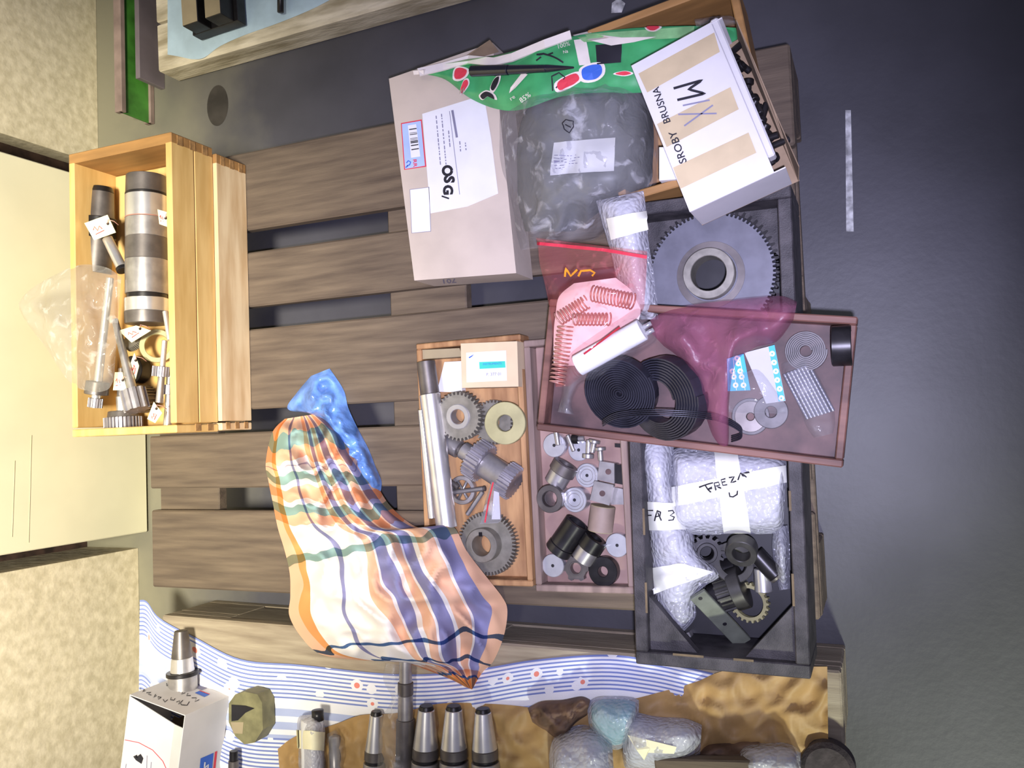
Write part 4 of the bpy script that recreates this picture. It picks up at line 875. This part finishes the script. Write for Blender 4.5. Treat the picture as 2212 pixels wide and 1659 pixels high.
# dark screws heaped in the open side of the carton
def screw(label):
    t = thing('screw', label, 'screw', None, 'dark screws in the white carton')
    obj('head', MB().lathe([(0, 0), (.0062, 0), (.0068, .0006), (.0068, .006), (.006, .007), (.0034, .007), (.0034, .0035), (0, .0035)], None, 14), 'black', t)
    obj('shank', MB().cyl(.0042, -.022, 0, None, 10), 'black', t)
    return t
sl = 'dark socket screw heaped in the open side of the white carton'
s0 = screw(sl); n = 0; rs = random.Random(3)
for k in range(40):
    x = sx / 2 - .012 + .010 * (k % 3) + rs.uniform(-.004, .004); y = -sy / 2 + .030 + (sy - .046) * (k / 39); z = rs.uniform(.016, .022) + (2 - k % 3) * .010
    x = min(x, sx / 2 + .013)
    T = TM @ Matrix.Translation((x, y, z)) @ Matrix.Rotation(rs.uniform(0, 6.28), 4, 'Z') @ Matrix.Rotation(rs.uniform(.4, 1.9), 4, 'X')
    if k == 0: s0.matrix_basis = T
    else: dup(s0, T)
# a few prints of the bag's right corner and silver film behind
sf = heap([((1500, 42), (1505, 62), .4), ((1540, 36), (1545, 58), 1), ((1575, 34), (1580, 56), .8), ((1588, 40), (1590, 52), .3)], .268, .012, 10, 5, 2, .008, 60, 61, False, .8)
tag(obj('crumpled_film', sf, 'filmgrey'), 'crumpled clear film at the top corner of the orange brown wooden box', 'film')
# ================================================================== BROWN TRAY LYING ACROSS THE CRATE
ZT0, HT = .2655, .030
ZF = ZT0 + .0065; AT = -.148
TT = TR((1.0632, .3318, ZT0), AT)
t = open_box('brown_tray', 'reddish brown wooden tray with bags and coils lying across the black crate', 'tray', TT, .392, .180, HT, .0095, 'redwood', 'redfloor', .0055)
# red zip bag with springs
ZB = .300
ins = heap([((1240, 612), (1330, 600), .4), ((1208, 640), (1375, 640), 1), ((1200, 680), (1380, 690), 1), ((1196, 720), (1330, 740), .8), ((1196, 790), (1262, 790), .4)], ZB, .016, 14, 5, 2.4, .006, 60, 71, True, .4)
t = thing('zip_bag', 'red zip bag with springs and pale tissue on the left end of the brown tray', 'bag', TR(P(1280, 660, ZB)))
obj('tissue', ins, 'pinkpaper', None, t)
zb = heap([((1158, 514), (1398, 543), .12), ((1162, 530), (1398, 552), .18), ((1166, 570), (1396, 600), .5), ((1176, 610), (1393, 640), .85), ((1186, 660), (1388, 672), 1), ((1192, 700), (1352, 712), 1), ((1196, 750), (1304, 760), .8), ((1198, 800), (1262, 806), .5), ((1200, 836), (1232, 834), .2)], ZB + .001, .034, 26, 6, 2.6, .005, 34, 72, False, .5, zf=lambda u, v: .030 * max(0, min(1, (u - 1230) / 70)) * max(0, min(1, (690 - v) / 60)))
fo_ = obj('film', zb, 'filmred', None, t); mp = onmesh(zb.bvh(), ZB + .03, .001)
obj('zip_line', strokes_px(mp, [[(1160, 526), (1230, 533), (1300, 540), (1397, 556)]], 7), 'redink', None, fo_)
obj('lettering', strokes_px(mp, [[(1221, 599), (1223, 580), (1234, 597), (1248, 583)], [(1250, 598), (1256, 586), (1276, 584), (1286, 590), (1280, 597)]], 4.5), 'orangeink', None, fo_)
def spring(label, a, b, r, turns, z):
    A, B = P(*a, z), P(*b, z); T = along(A, B); L = (B - A).length; k = sc(*a, z); n = turns * 12
    pts = [(r * k * math.cos(i * math.pi / 6), r * k * math.sin(i * math.pi / 6), L * i / n) for i in range(n + 1)]
    o = obj('spring', MB().tube(pts, .0011, 6), 'copper'); o.matrix_basis = T
    return tag(o, label, 'spring', 'springs in the red zip bag')
spring('coil spring across the top left of the tissue in the red zip bag', (1206, 690), (1268, 652), 15, 10, ZB + .022)
spring('coil spring at the right under the zip bag film, nearest the white roll', (1280, 634), (1368, 652), 17, 12, ZB + .023)
spring('coil spring standing along the left edge of the red zip bag', (1222, 705), (1204, 830), 17, 14, ZB + .018)
spring('coil spring in the middle of the red zip bag beside the white roll', (1240, 690), (1318, 690), 13, 10, ZB + .028)
# white roll in its own clear bag
rl = thing('bagged_roll', 'bright white roll in a small clear zip bag with a pink line', 'bagged part', TR(P(1315, 755, .33)))
A, B = P(1248, 790, .352), P(1388, 712, .352); T = along(A, B); L = (B - A).length; k = sc(1315, 755, .345)
o = obj('roll', MB().cyl(24 * k, 0, L, T, 28), 'rollwhite', None, rl)
for dx in (-8, 6): obj('pin', MB().tube([P(1392 + dx * .4, 716 + dx, .345), P(1410 + dx * .4, 706 + dx, .345)], .003, 8), 'steel', None, rl)
fm = heap([((1205, 890), (1240, 896), .15), ((1214, 850), (1236, 868), .3), ((1216, 800), (1256, 830), .6), ((1232, 764), (1290, 822), 1), ((1290, 720), (1340, 790), 1), ((1340, 688), (1392, 758), 1), ((1372, 668), (1418, 738), .7), ((1388, 670), (1415, 716), .2)], .318, .054, 16, 5, 2.2, .006, 40, 75, False, .7)
obj('film', fm, 'filmclear', None, rl)
obj('zip_line', strokes_px(onmesh(fm.bvh(), .36, .001), [[(1262, 766), (1300, 738), (1340, 708)]], 4), 'redink', None, rl)
# coils
M['dull'] = mat('dull_grey_metal', lin(96, 92, 94), .5, .1, var=.15, vs=60)
def coil(name, label, uv, r0, r1, turns, hh, z, rx, ry, m, th=.0011, rz=0, cone=0):
    k = sc(*uv, z); n = turns * 30
    pts = []
    for i in range(n + 1):
        f = i / n; r = (r0 + (r1 - r0) * f) * k; a = f * turns * 2 * math.pi
        pts.append((r * math.cos(a), r * math.sin(a), cone * (1 - f)))
    t = thing(name, label, 'coil', TR(P(*uv, z), rz, rx, ry))
    obj('wound_strip', MB().tube(pts, 0, flat=(th, hh)), m, t); return t
stripm = mat('black_strip', lin(54, 54, 64), .3, .4, var=.2)
t = coil('strip_coil', 'tight flat coil of black strip in front, beside the white roll', (1341, 846), 5, 80, 15, .008, .322, .30, -.25, stripm, .0010, .4)
pth = [(1302, 908), (1330, 893), (1380, 886), (1440, 886), (1510, 890), (1560, 900), (1598, 920), (1600, 935), (1580, 942)]
zz = [.338, .346, .350, .346, .336, .318, .300, .290, .284]
tl = MB()
def smooth(l, n=5): return [tuple(cr(*[V(l[max(0, min(len(l) - 1, i + d))])for d in (-1, 0, 1, 2)], t / n)) for i in range(len(l) - 1) for t in range(n)] + [l[-1]]
for j in range(4): tl.tube([P(u, v + j * 4, z - j * .0006) for u, v, z in smooth([(u, v, z) for (u, v), z in zip(pth, zz)])], .0008, 6)
obj('loose_end', tl, stripm, None, t)
coil('strip_coil', 'large open coil of black strip leaning behind the tight coil', (1440, 858), 46, 92, 9, .011, .306, .22, -.42, stripm, .0010, 0, .012)
coil('strip_coil', 'small dull grey coil at the right end of the brown tray', (1741, 758), 12, 43, 8, .005, .283, 0, 0, 'dull', .0008)
# red net
nt_ = heap([((1390, 702), (1434, 748), .2), ((1440, 670), (1472, 780), .7), ((1490, 660), (1510, 852), 1), ((1530, 654), (1540, 942), 1), ((1556, 651), (1572, 964), 1), ((1582, 649), (1575, 872), 1), ((1604, 646), (1588, 790), 1), ((1645, 642), (1628, 752), .9), ((1690, 640), (1678, 738), .9), ((1722, 652), (1714, 692), .4)], .288, .058, 20, 7, 2, .014, 26, 81, False, .6)
tag(obj('net_bag', nt_, 'net'), 'translucent dark pink net bag spread over the middle of the brown tray', 'bag')
# cards with round prints
def card(q, z, label, body, strips, holes):
    c = [P(u, v, z) for u, v in q]
    t = thing('printed_card', label, 'card', TR(sum(c, V()) / 4)); mb = MB(); n = len(c)
    mb.add(c + [p - V((0, 0, .0015)) for p in c], [(3, 2, 1, 0), (4, 5, 6, 7)] + [(i, (i + 1) % 4, 4 + (i + 1) % 4, 4 + i) for i in range(4)])
    obj('sheet', mb, body, None, t); m1, m2, m3 = onplane(z, .0004), onplane(z, .0008), onplane(z, .0012)
    if strips: obj('blue_edge', quad_px(m1, strips), 'cyan', None, t)
    for (x, y) in holes:
        obj('dot', poly_px(m2, [(x + 6.2 * math.cos(i * .52), y + 6.2 * math.sin(i * .52)) for i in range(12)]), 'white', None, t)
        obj('dot_centre', poly_px(m3, [(x + 2 * math.cos(i * .9), y + 2 * math.sin(i * .9)) for i in range(7)]), 'cyan', None, t)
    for k in (1, 2):
        if not strips: obj('white_line', strokes_px(m2, [[(q[0][0] * (1 - k / 2.6) + q[1][0] * k / 2.6, q[0][1] * (1 - k / 2.6) + q[1][1] * k / 2.6 + 3), (q[3][0] * (1 - k / 2.6) + q[2][0] * k / 2.6, q[3][1] - 2)]], 1.3), 'white', None, t)
    return t
card([(1570, 775), (1606, 764), (1621, 843), (1572, 845)], .294, 'blue card with rows of white ringed dots in the brown tray', 'cyan', None, [(1592, 774), (1595, 785), (1582, 802), (1599, 802), (1585, 814), (1602, 814), (1589, 832), (1606, 832)])
card([(1608, 762), (1673, 745), (1697, 866), (1655, 872)], .289, 'grey card with a blue dotted strip along its right edge', 'slip', [(1660, 749), (1673, 745), (1696, 865), (1682, 867)], [(1668, 764), (1672, 783), (1676, 802), (1679, 821), (1684, 840), (1688, 860)])
sb = heap([((1574, 800), (1574, 890), .4), ((1605, 805), (1605, 893), .9), ((1640, 800), (1645, 892), 1), ((1680, 850), (1685, 894), .8), ((1700, 880), (1698, 893), .3)], .2955, .008, 12, 5, 2.4, .004, 50, 85, False, .5)
tag(obj('plastic_bag', sb, 'filmclear'), 'small clear bag over the lower part of the dotted cards', 'bag')
gearthing('thin_disc', 'thin grey slotted disc under the small clear bag in the brown tray', 'disc', (1622, 900), ZF + .0006, 0, 40, 8, .004, 'dull', (34, .0045), hubm='gun')
gearthing('thin_disc', 'dull thin disc right of the slotted disc in the brown tray', 'disc', (1666, 890), ZF + .0046, 0, 36, 12, .004, 'dull')
# black bushing
turned('black_bushing', 'black bushing lying at the right end of the brown tray', 'bushing', (1797, 748), (1840, 746), ZF + .029, [('sleeve', 0, 1, 44, 44, 'black', ('bore', 32))])
M['rodm'] = mat('silvery_rod', lin(150, 150, 160), .4, .4, var=.06)
# bundle of grey rods in clear film
t = thing('rod_bundle', 'bundle of silvery threaded rods in a clear bag at the right of the brown tray', 'bagged part', TR(P(1745, 855, ZF)))
a0, a1, b0, b1 = (1694, 808), (1746, 788), (1745, 905), (1800, 888)
for r_ in range(2):
    for i in range(8):
        f = i / 7
        if r_ and i in (0, 7): continue
        A = P(a0[0] + (a1[0] - a0[0]) * f, a0[1] + (a1[1] - a0[1]) * f, ZF + .006 + .008 * r_); B = P(b0[0] + (b1[0] - b0[0]) * f, b0[1] + (b1[1] - b0[1]) * f, ZF + .006 + .008 * r_)
        L = (B - A).length; pf = []
        for q in range(29): pf.append((.0022 + .0002 * (q % 2), L * q / 28))
        obj('threaded_rod', MB().lathe([(0, 0)] + pf + [(0, L)], along(A, B), 10), 'rodm', None, t)
fm = heap([((1688, 785), (1745, 768), .3), ((1690, 812), (1756, 790), .9), ((1712, 850), (1778, 832), 1), ((1732, 895), (1800, 880), 1), ((1742, 922), (1804, 910), .7), ((1758, 946), (1800, 936), .35)], ZF + .001, .024, 12, 5, 2.4, .005, 50, 87, False, .7)
obj('film', fm, 'filmclear', None, t)

# ================================================================== BOTTOM: CLOTH, PAPER, TOOL HOLDERS, WRAPPED PARTS
ZQ = .146
def clothz(px, py): return .004
fc = heap([((302, 1296), (300, 1500), .5), ((318, 1300), (312, 1520), .9), ((346, 1336), (350, 1680), 1), ((420, 1376), (425, 1730), 1), ((520, 1424), (520, 1740), 1), ((650, 1436), (650, 1740), 1), ((850, 1456), (850, 1690), 1), ((1000, 1450), (1000, 1640), 1), ((1150, 1426), (1150, 1600), 1), ((1300, 1414), (1300, 1570), 1), ((1400, 1424), (1405, 1540), 1), ((1480, 1440), (1478, 1510), 1), ((1548, 1456), (1542, 1482), .5)], ZQ, .006, 26, 7, 6, .006, 22, 91, True, .8, uvw=420)
tag(obj('floral_cloth', fc, 'floral'), 'blue striped cloth with small orange flowers spread over the paler pallet', 'cloth')
ZR = ZQ + .0115
bp = heap([((600, 1618), (612, 1760), .4), ((640, 1590), (660, 1760), .8), ((720, 1566), (720, 1760), 1), ((780, 1545), (780, 1760), 1), ((860, 1540), (860, 1760), 1), ((950, 1520), (950, 1760), 1), ((1050, 1520), (1050, 1760), 1), ((1140, 1528), (1150, 1760), .8), ((1230, 1548), (1230, 1760), 1), ((1330, 1520), (1330, 1760), 1), ((1400, 1502), (1400, 1760), 1), ((1500, 1474), (1500, 1760), 1), ((1560, 1450), (1560, 1740), 1), ((1640, 1440), (1640, 1720), 1), ((1740, 1440), (1740, 1700), 1), ((1787, 1440), (1790, 1680), .5)], ZR, .006, 40, 10, 5, .010, 30, 93, True, .9)
tag(obj('wrapping_paper', bp, 'brownpaper'), 'crumpled brown wrapping paper under the tool holders and wrapped parts at the bottom', 'paper')
dp = heap([((1140, 1530), (1150, 1560), .4), ((1170, 1515), (1180, 1580), 1), ((1215, 1512), (1215, 1600), .9), ((1255, 1505), (1240, 1565), 1), ((1275, 1512), (1268, 1545), .4)], ZR + .010, .022, 14, 5, 2.4, .014, 60, 95, True, .8)
tag(obj('crumpled_paper', dp, 'darkpaper'), 'dark crumpled paper lump beside the teal cup', 'paper')
dp = heap([((1490, 1640), (1500, 1680), .4), ((1520, 1612), (1530, 1690), 1), ((1580, 1604), (1580, 1690), 1), ((1640, 1598), (1640, 1680), .6)], ZR + .008, .022, 14, 5, 2.4, .014, 60, 96, True, .8)
tag(obj('crumpled_paper', dp, 'darkpaper'), 'dark crumpled paper between the two right wrapped lumps', 'paper')
ZH = ZQ + .012
# tool holders
def holder(a, b, z, label, r):
    return turned('tool_holder', label, 'tool holder', a, b, z, [('tip', 0, .05, r * .5, r * .58, 'black'), ('taper', .05, .52, r * .62, r * .95, 'steel'), ('neck', .52, .64, r * .98, r, 'gun'), ('groove', .64, .68, r * .9, r * .9, 'black'), ('body', .68, 1, r * 1.05, r * 1.1, 'steelm')], 'tapered tool holders on brown paper')
holder((921, 1524), (918, 1700), ZH + .024, 'tapered bright tool holder, left of three in a row at the bottom', 29)
holder((980, 1524), (981, 1700), ZH + .024, 'tapered bright tool holder, middle of three in a row at the bottom', 30)
holder((1043, 1530), (1051, 1700), ZH + .024, 'tapered bright tool holder, right of three in a row at the bottom', 29)
holder((813, 1536), (806, 1700), ZH + .012, 'tapered tool holder half hidden behind the twisted clear bag', 22)
turned('arbor', 'long stepped steel arbor reaching from under the tea towel', 'arbor', (876, 1395), (876, 1660), ZH + .020, [('stub', 0, .30, 13, 14, 'steelm'), ('collar', .30, .40, 17, 17, 'gun'), ('barrel', .40, .60, 16, 17, 'steelm'), ('sleeve', .60, 1, 20, 22, 'gun')])
turned('tool_holder', 'dark tipped tool holder standing out above the white carton of pouches', 'tool holder', (391, 1362), (396, 1500), ZH + .020, [('tip', 0, .42, 14, 22, 'gun'), ('taper', .42, .64, 22, 25, 'steel'), ('flange', .64, .70, 34, 34, 'black'), ('body', .70, 1, 30, 30, 'steelm')], 'tool holders by the white carton')
turned('bolt', 'small dark bolt on the striped cloth right of the white carton', 'bolt', (505, 1622), (504, 1690), ZH + .012, [('head', 0, .3, 9, 9, 'black'), ('shank', .3, 1, 11, 11, 'gun')])
# olive block with a hole
oc = [(508, 1500), (528, 1494), (556, 1500), (566, 1518), (568, 1576), (550, 1604), (528, 1608), (508, 1590), (494, 1560), (494, 1520)]
c = [P(u, v, ZH + .032) for u, v in oc]; t = thing('pierced_block', 'olive green cast block with a dark slot on the striped cloth', 'block', TR(sum(c, V()) / 10))
obj('block', MB().prism([(p.x, p.y) for p in c[::-1]], ZH, ZH + .032), 'olive', None, t)
obj('slot', poly_px(onplane(ZH + .032, .0005), [(500, 1522), (530, 1524), (550, 1530), (530, 1540), (514, 1556), (500, 1558)]), 'darkin', None, t)
obj('pale_pad', quad_px(onplane(ZH + .032, .0005), [(498, 1560), (526, 1560), (524, 1585), (504, 1584)]), 'beigem', None, t)
# clear twisted bag
tb = heap([((832, 1432), (864, 1436), .5), ((828, 1470), (862, 1480), .6), ((846, 1510), (866, 1505), .4), ((826, 1550), (868, 1548), .7), ((818, 1610), (876, 1610), .9), ((812, 1720), (880, 1720), 1)], ZH + .044, .026, 10, 6, 2, .008, 60, 97, False, .8)
tag(obj('plastic_bag', tb, 'filmgrey'), 'twisted clear plastic bag lying beside the long stepped arbor', 'bag')
# wrapped bottle with tape and film
wv = heap([((648, 1546), (692, 1542), .3), ((642, 1562), (700, 1560), .8), ((644, 1620), (704, 1618), 1), ((646, 1740), (706, 1740), 1)], ZH + .006, .055, 14, 6, 2, .004, 50, 98, True, .4)
t = thing('wrapped_part', 'bubble wrapped cylinder with a cream tape band on brown paper at the bottom', 'wrapped part', TR(P(672, 1620, ZH)))
obj('bubble_wrap', wv, 'bub', None, t)
obj('core', MB().tube([P(674, 1556, ZH + .03), P(676, 1740, ZH + .03)], .018, 18), 'white', None, t)
obj('tape', quad_px(onmesh(wv.bvh(), .2, .0015), [(640, 1576), (700, 1582), (698, 1622), (642, 1616)], 10, 5), 'tag', None, t)
obj('dark_tip', MB().tube([P(686, 1534, ZH + .03), P(687, 1556, ZH + .03)], .010, 16), 'black', None, t)
tf = heap([((706, 1586), (726, 1576), .4), ((706, 1600), (742, 1600), .8), ((708, 1640), (742, 1640), .8), ((708, 1740), (744, 1740), 1)], ZH + .012, .030, 10, 6, 2, .008, 60, 99, False, .8)
t = thing('bagged_part', 'clear film wrapped rod right of the taped cylinder at the bottom', 'bagged part', TR(P(726, 1640, ZH)))
obj('rod', MB().tube([P(722, 1592, ZH + .016), P(726, 1740, ZH + .016)], .009, 16), 'steelm', None, t)
obj('film', tf, 'filmgrey', None, t)
# white carton of pouches
ZK = .262; TLp, TRp = P(280, 1500, ZK), P(400, 1545, ZK); ex = TRp - TLp; sx = ex.length; ex.normalize(); ey = V((-ex.y, ex.x, 0)); sy = .20; hk = ZK - (ZQ + .008); wt = .0016
org = TLp - ey * sy; TK = Matrix.Translation((org.x, org.y, ZK - hk)) @ Matrix.Rotation(math.atan2(ex.y, ex.x), 4, 'Z')
t = thing('white_carton', 'white cardboard carton with handwriting and blue emblem at the bottom left', 'box', TK)
obj('left_panel', MB().box((wt / 2, sy / 2, hk / 2), (wt, sy - 2 * wt, hk), None, .0004), 'carton', t)
obj('right_panel', MB().box((sx - wt / 2, sy / 2, hk / 2), (wt, sy - 2 * wt, hk), None, .0004), 'carton', t)
for y in (wt / 2, sy - wt / 2): obj('end_panel', MB().box((sx / 2, y, hk / 2), (sx, wt, hk), None, .0004), 'carton', t)
obj('bottom_panel', MB().box((sx / 2, sy / 2, wt / 2), (sx - 2 * wt, sy - 2 * wt, wt), None, .0004), 'cardd', t)
xl = sx * .74; zl = hk - .014
lid = MB(); lv = [(.002, .004, hk), (xl, .004, zl), (xl, sy - .030, zl), (.002, sy - .003, hk)]
lid.add(lv + [(x, y, z - .0014) for x, y, z in lv], [(0, 1, 2, 3), (7, 6, 5, 4)] + [(i, i + 4, (i + 1) % 4 + 4, (i + 1) % 4) for i in range(4)])
obj('lid', lid, 'carton', t)
tb_ = MB(); lv = [(xl, .004, zl), (sx - .002, .004, hk - .002), (sx - .002, sy - .024, hk - .002), (xl, sy - .030, zl)]
tb_.add(lv + [(x, y, z - .0014) for x, y, z in lv], [(0, 1, 2, 3), (7, 6, 5, 4)] + [(i, i + 4, (i + 1) % 4 + 4, (i + 1) % 4) for i in range(4)])
obj('lid_tab', tb_, 'carton', t)
pk = TK @ V((0, sy, 0)); pk2 = TK @ V((sx, sy, 0)); mk = online(pk, pk2, .0005)
hw = [[(409, 1516), (404, 1524), (392, 1523), (390, 1520)], [(395, 1513), (386, 1522), (388, 1514), (381, 1517)], [(378, 1509), (376, 1513), (368, 1512), (370, 1507)],
      [(362, 1512), (356, 1517), (352, 1511)], [(348, 1507), (342, 1511), (341, 1505), (348, 1507)], [(338, 1503), (332, 1507), (336, 1500)], [(327, 1502), (320, 1500), (326, 1496), (316, 1497)], [(314, 1492), (308, 1495), (312, 1489)], [(306, 1489), (302, 1491), (304, 1486)],
      [(430, 1512), (421, 1516), (424, 1508), (414, 1508)], [(412, 1503), (403, 1503), (406, 1498)], [(400, 1497), (392, 1500), (396, 1493)], [(388, 1495), (381, 1492)], [(384, 1488), (376, 1492), (374, 1486)], [(370, 1484), (362, 1482), (368, 1479)], [(364, 1478), (360, 1482), (360, 1476)]]
obj('lettering', strokes_px(mk, hw, 1.6), 'ink', None, t)
mk2 = online(pk, pk2, .0009)
obj('printed_emblem', quad_px(mk, [(421, 1497), (430, 1493), (452, 1501), (442, 1506)]), 'bluep', None, t)
obj('printed_emblem', quad_px(mk2, [(430, 1493), (432, 1492), (454, 1500), (452, 1501)]), 'redink', None, t)
obj('printed_emblem', quad_px(mk, [(419, 1485), (430, 1480), (448, 1487), (436, 1491)]), 'greyink', None, t)
obj('printed_emblem', quad_px(mk, [(398, 1478), (412, 1468), (424, 1474), (410, 1480)]), 'paleblue', None, t)
r0, r1 = TK @ V((sx, 0, 0)), TK @ V((sx, sy, 0)); mr = online(r0, r1, .0005); mr2 = online(r0, r1, .001)
obj('emblem', quad_px(mr, [(433, 1638), (461, 1626), (457, 1668), (428, 1690)]), 'bluep', None, t)
obj('emblem', quad_px(mr, [(464, 1624), (469, 1622), (464, 1668), (459, 1670)]), 'redink', None, t)
obj('emblem', strokes_px(mr2, [[(442, 1646), (440, 1660), (449, 1651), (448, 1660)]], 3), 'white', None, t)
L0, L1, L2 = TK @ V((.002, .004, hk)), TK @ V((xl, .004, zl)), TK @ V((.002, sy, hk)); nl = (L1 - L0).cross(L2 - L0).normalized(); nl = nl if nl.z > 0 else -nl
def onlid(u, v):
    d = ray(u, v); return CAMPOS + d * ((L0 - CAMPOS).dot(nl) / d.dot(nl)) + nl * .0005
obj('flame_mark', poly_px(onlid, [(288, 1634), (296, 1630), (294, 1636), (304, 1628), (310, 1638), (306, 1650), (300, 1646), (294, 1642)]), 'ink', None, t)
obj('red_line', strokes_px(onlid, [[(270, 1598), (300, 1604), (330, 1620), (352, 1644), (360, 1662)]], 1.4), 'redink', None, t)
obj('printed_lines', strokes_px(onlid, [[(318, 1632), (317, 1660)], [(327, 1646), (326, 1660)], [(273, 1650), (271, 1662)]], 1.4), 'greyink', None, t)
# wrapped lumps at the bottom right
def lump(rows, h, z, seed, label, m='bub', core='white'):
    b_ = heap(rows, z, h, 18, 6, 2.2, .006, 45, seed, True, .4); u = sum(r[0][0] + r[1][0] for r in rows) / 2 / len(rows); v = sum(r[0][1] + r[1][1] for r in rows) / 2 / len(rows)
    t = thing('wrapped_part', label, 'wrapped part', TR(P(u, v, z)), 'bubble wrapped parts on brown paper')
    obj('bubble_wrap', b_, m, None, t)
    sh = [((r[0][0] + (u - r[0][0]) * .14, r[0][1] + (v - r[0][1]) * .14), (r[1][0] + (u - r[1][0]) * .14, r[1][1] + (v - r[1][1]) * .14), r[2]) for r in rows]
    obj('core', heap(sh, z + .001, h * .82, 12, 4, 2.2, .001, 45, seed), core, None, t); return b_, t
b_, t = lump([((1268, 1520), (1272, 1570), .4), ((1290, 1506), (1290, 1600), .9), ((1330, 1504), (1330, 1620), 1), ((1362, 1506), (1364, 1600), .9), ((1380, 1512), (1380, 1560), .4)], .055, ZR + .012, 101, 'bubble wrapped teal cup at the bottom, behind the two white lumps', 'bubd', 'tealcup')
lump([((1186, 1630), (1188, 1690), .5), ((1200, 1590), (1200, 1740), .95), ((1250, 1566), (1250, 1760), 1), ((1295, 1575), (1295, 1760), 1), ((1322, 1600), (1330, 1740), .6)], .075, ZR + .012, 102, 'round bubble wrapped lump at the bottom edge, left of the taped one')
b_, t = lump([((1348, 1540), (1345, 1640), .4), ((1362, 1536), (1358, 1664), .95), ((1420, 1548), (1420, 1668), 1), ((1480, 1552), (1480, 1650), 1), ((1516, 1566), (1512, 1636), .5)], .060, ZR + .014, 103, 'taped bubble wrapped lump at the bottom, right of the teal cup')
obj('tape', poly_px(onmesh(b_.bvh(), .22, .0016), [(1358, 1588), (1400, 1598), (1462, 1612), (1456, 1626), (1400, 1624), (1392, 1640), (1376, 1618)]), 'tag', None, t)
lump([((1588, 1640), (1590, 1680), .4), ((1610, 1610), (1615, 1720), .9), ((1670, 1604), (1670, 1730), 1), ((1712, 1608), (1715, 1720), .9), ((1730, 1625), (1730, 1690), .4)], .055, ZR + .012, 104, 'bubble wrapped lump at the bottom edge beside the dark wheel')
k = sc(1785, 1650, .17); tag(obj('grinding_wheel', MB().cyl(56 * k, 0, .03, TR(P(1788, 1664, .18) - V((0, 0, .03))), 36, ch=.006), 'stone'), 'dark rough grinding wheel at the bottom right edge', 'wheel')
a, b = P(1412, 1640, .222), P(1622, 1644, .222)
tag(obj('wood_strip', MB().box((.08, -.03, -.01), ((b - a).length, .06, .02), Matrix.Translation(a) @ Matrix.Rotation(math.atan2(b.y - a.y, b.x - a.x), 4, 'Z') @ Matrix.Translation(((b - a).length / 2 - .08, 0, 0)), .002), 'plank'), 'brown wooden strip lying in front of the taped wrapped lump at the bottom', 'strip')
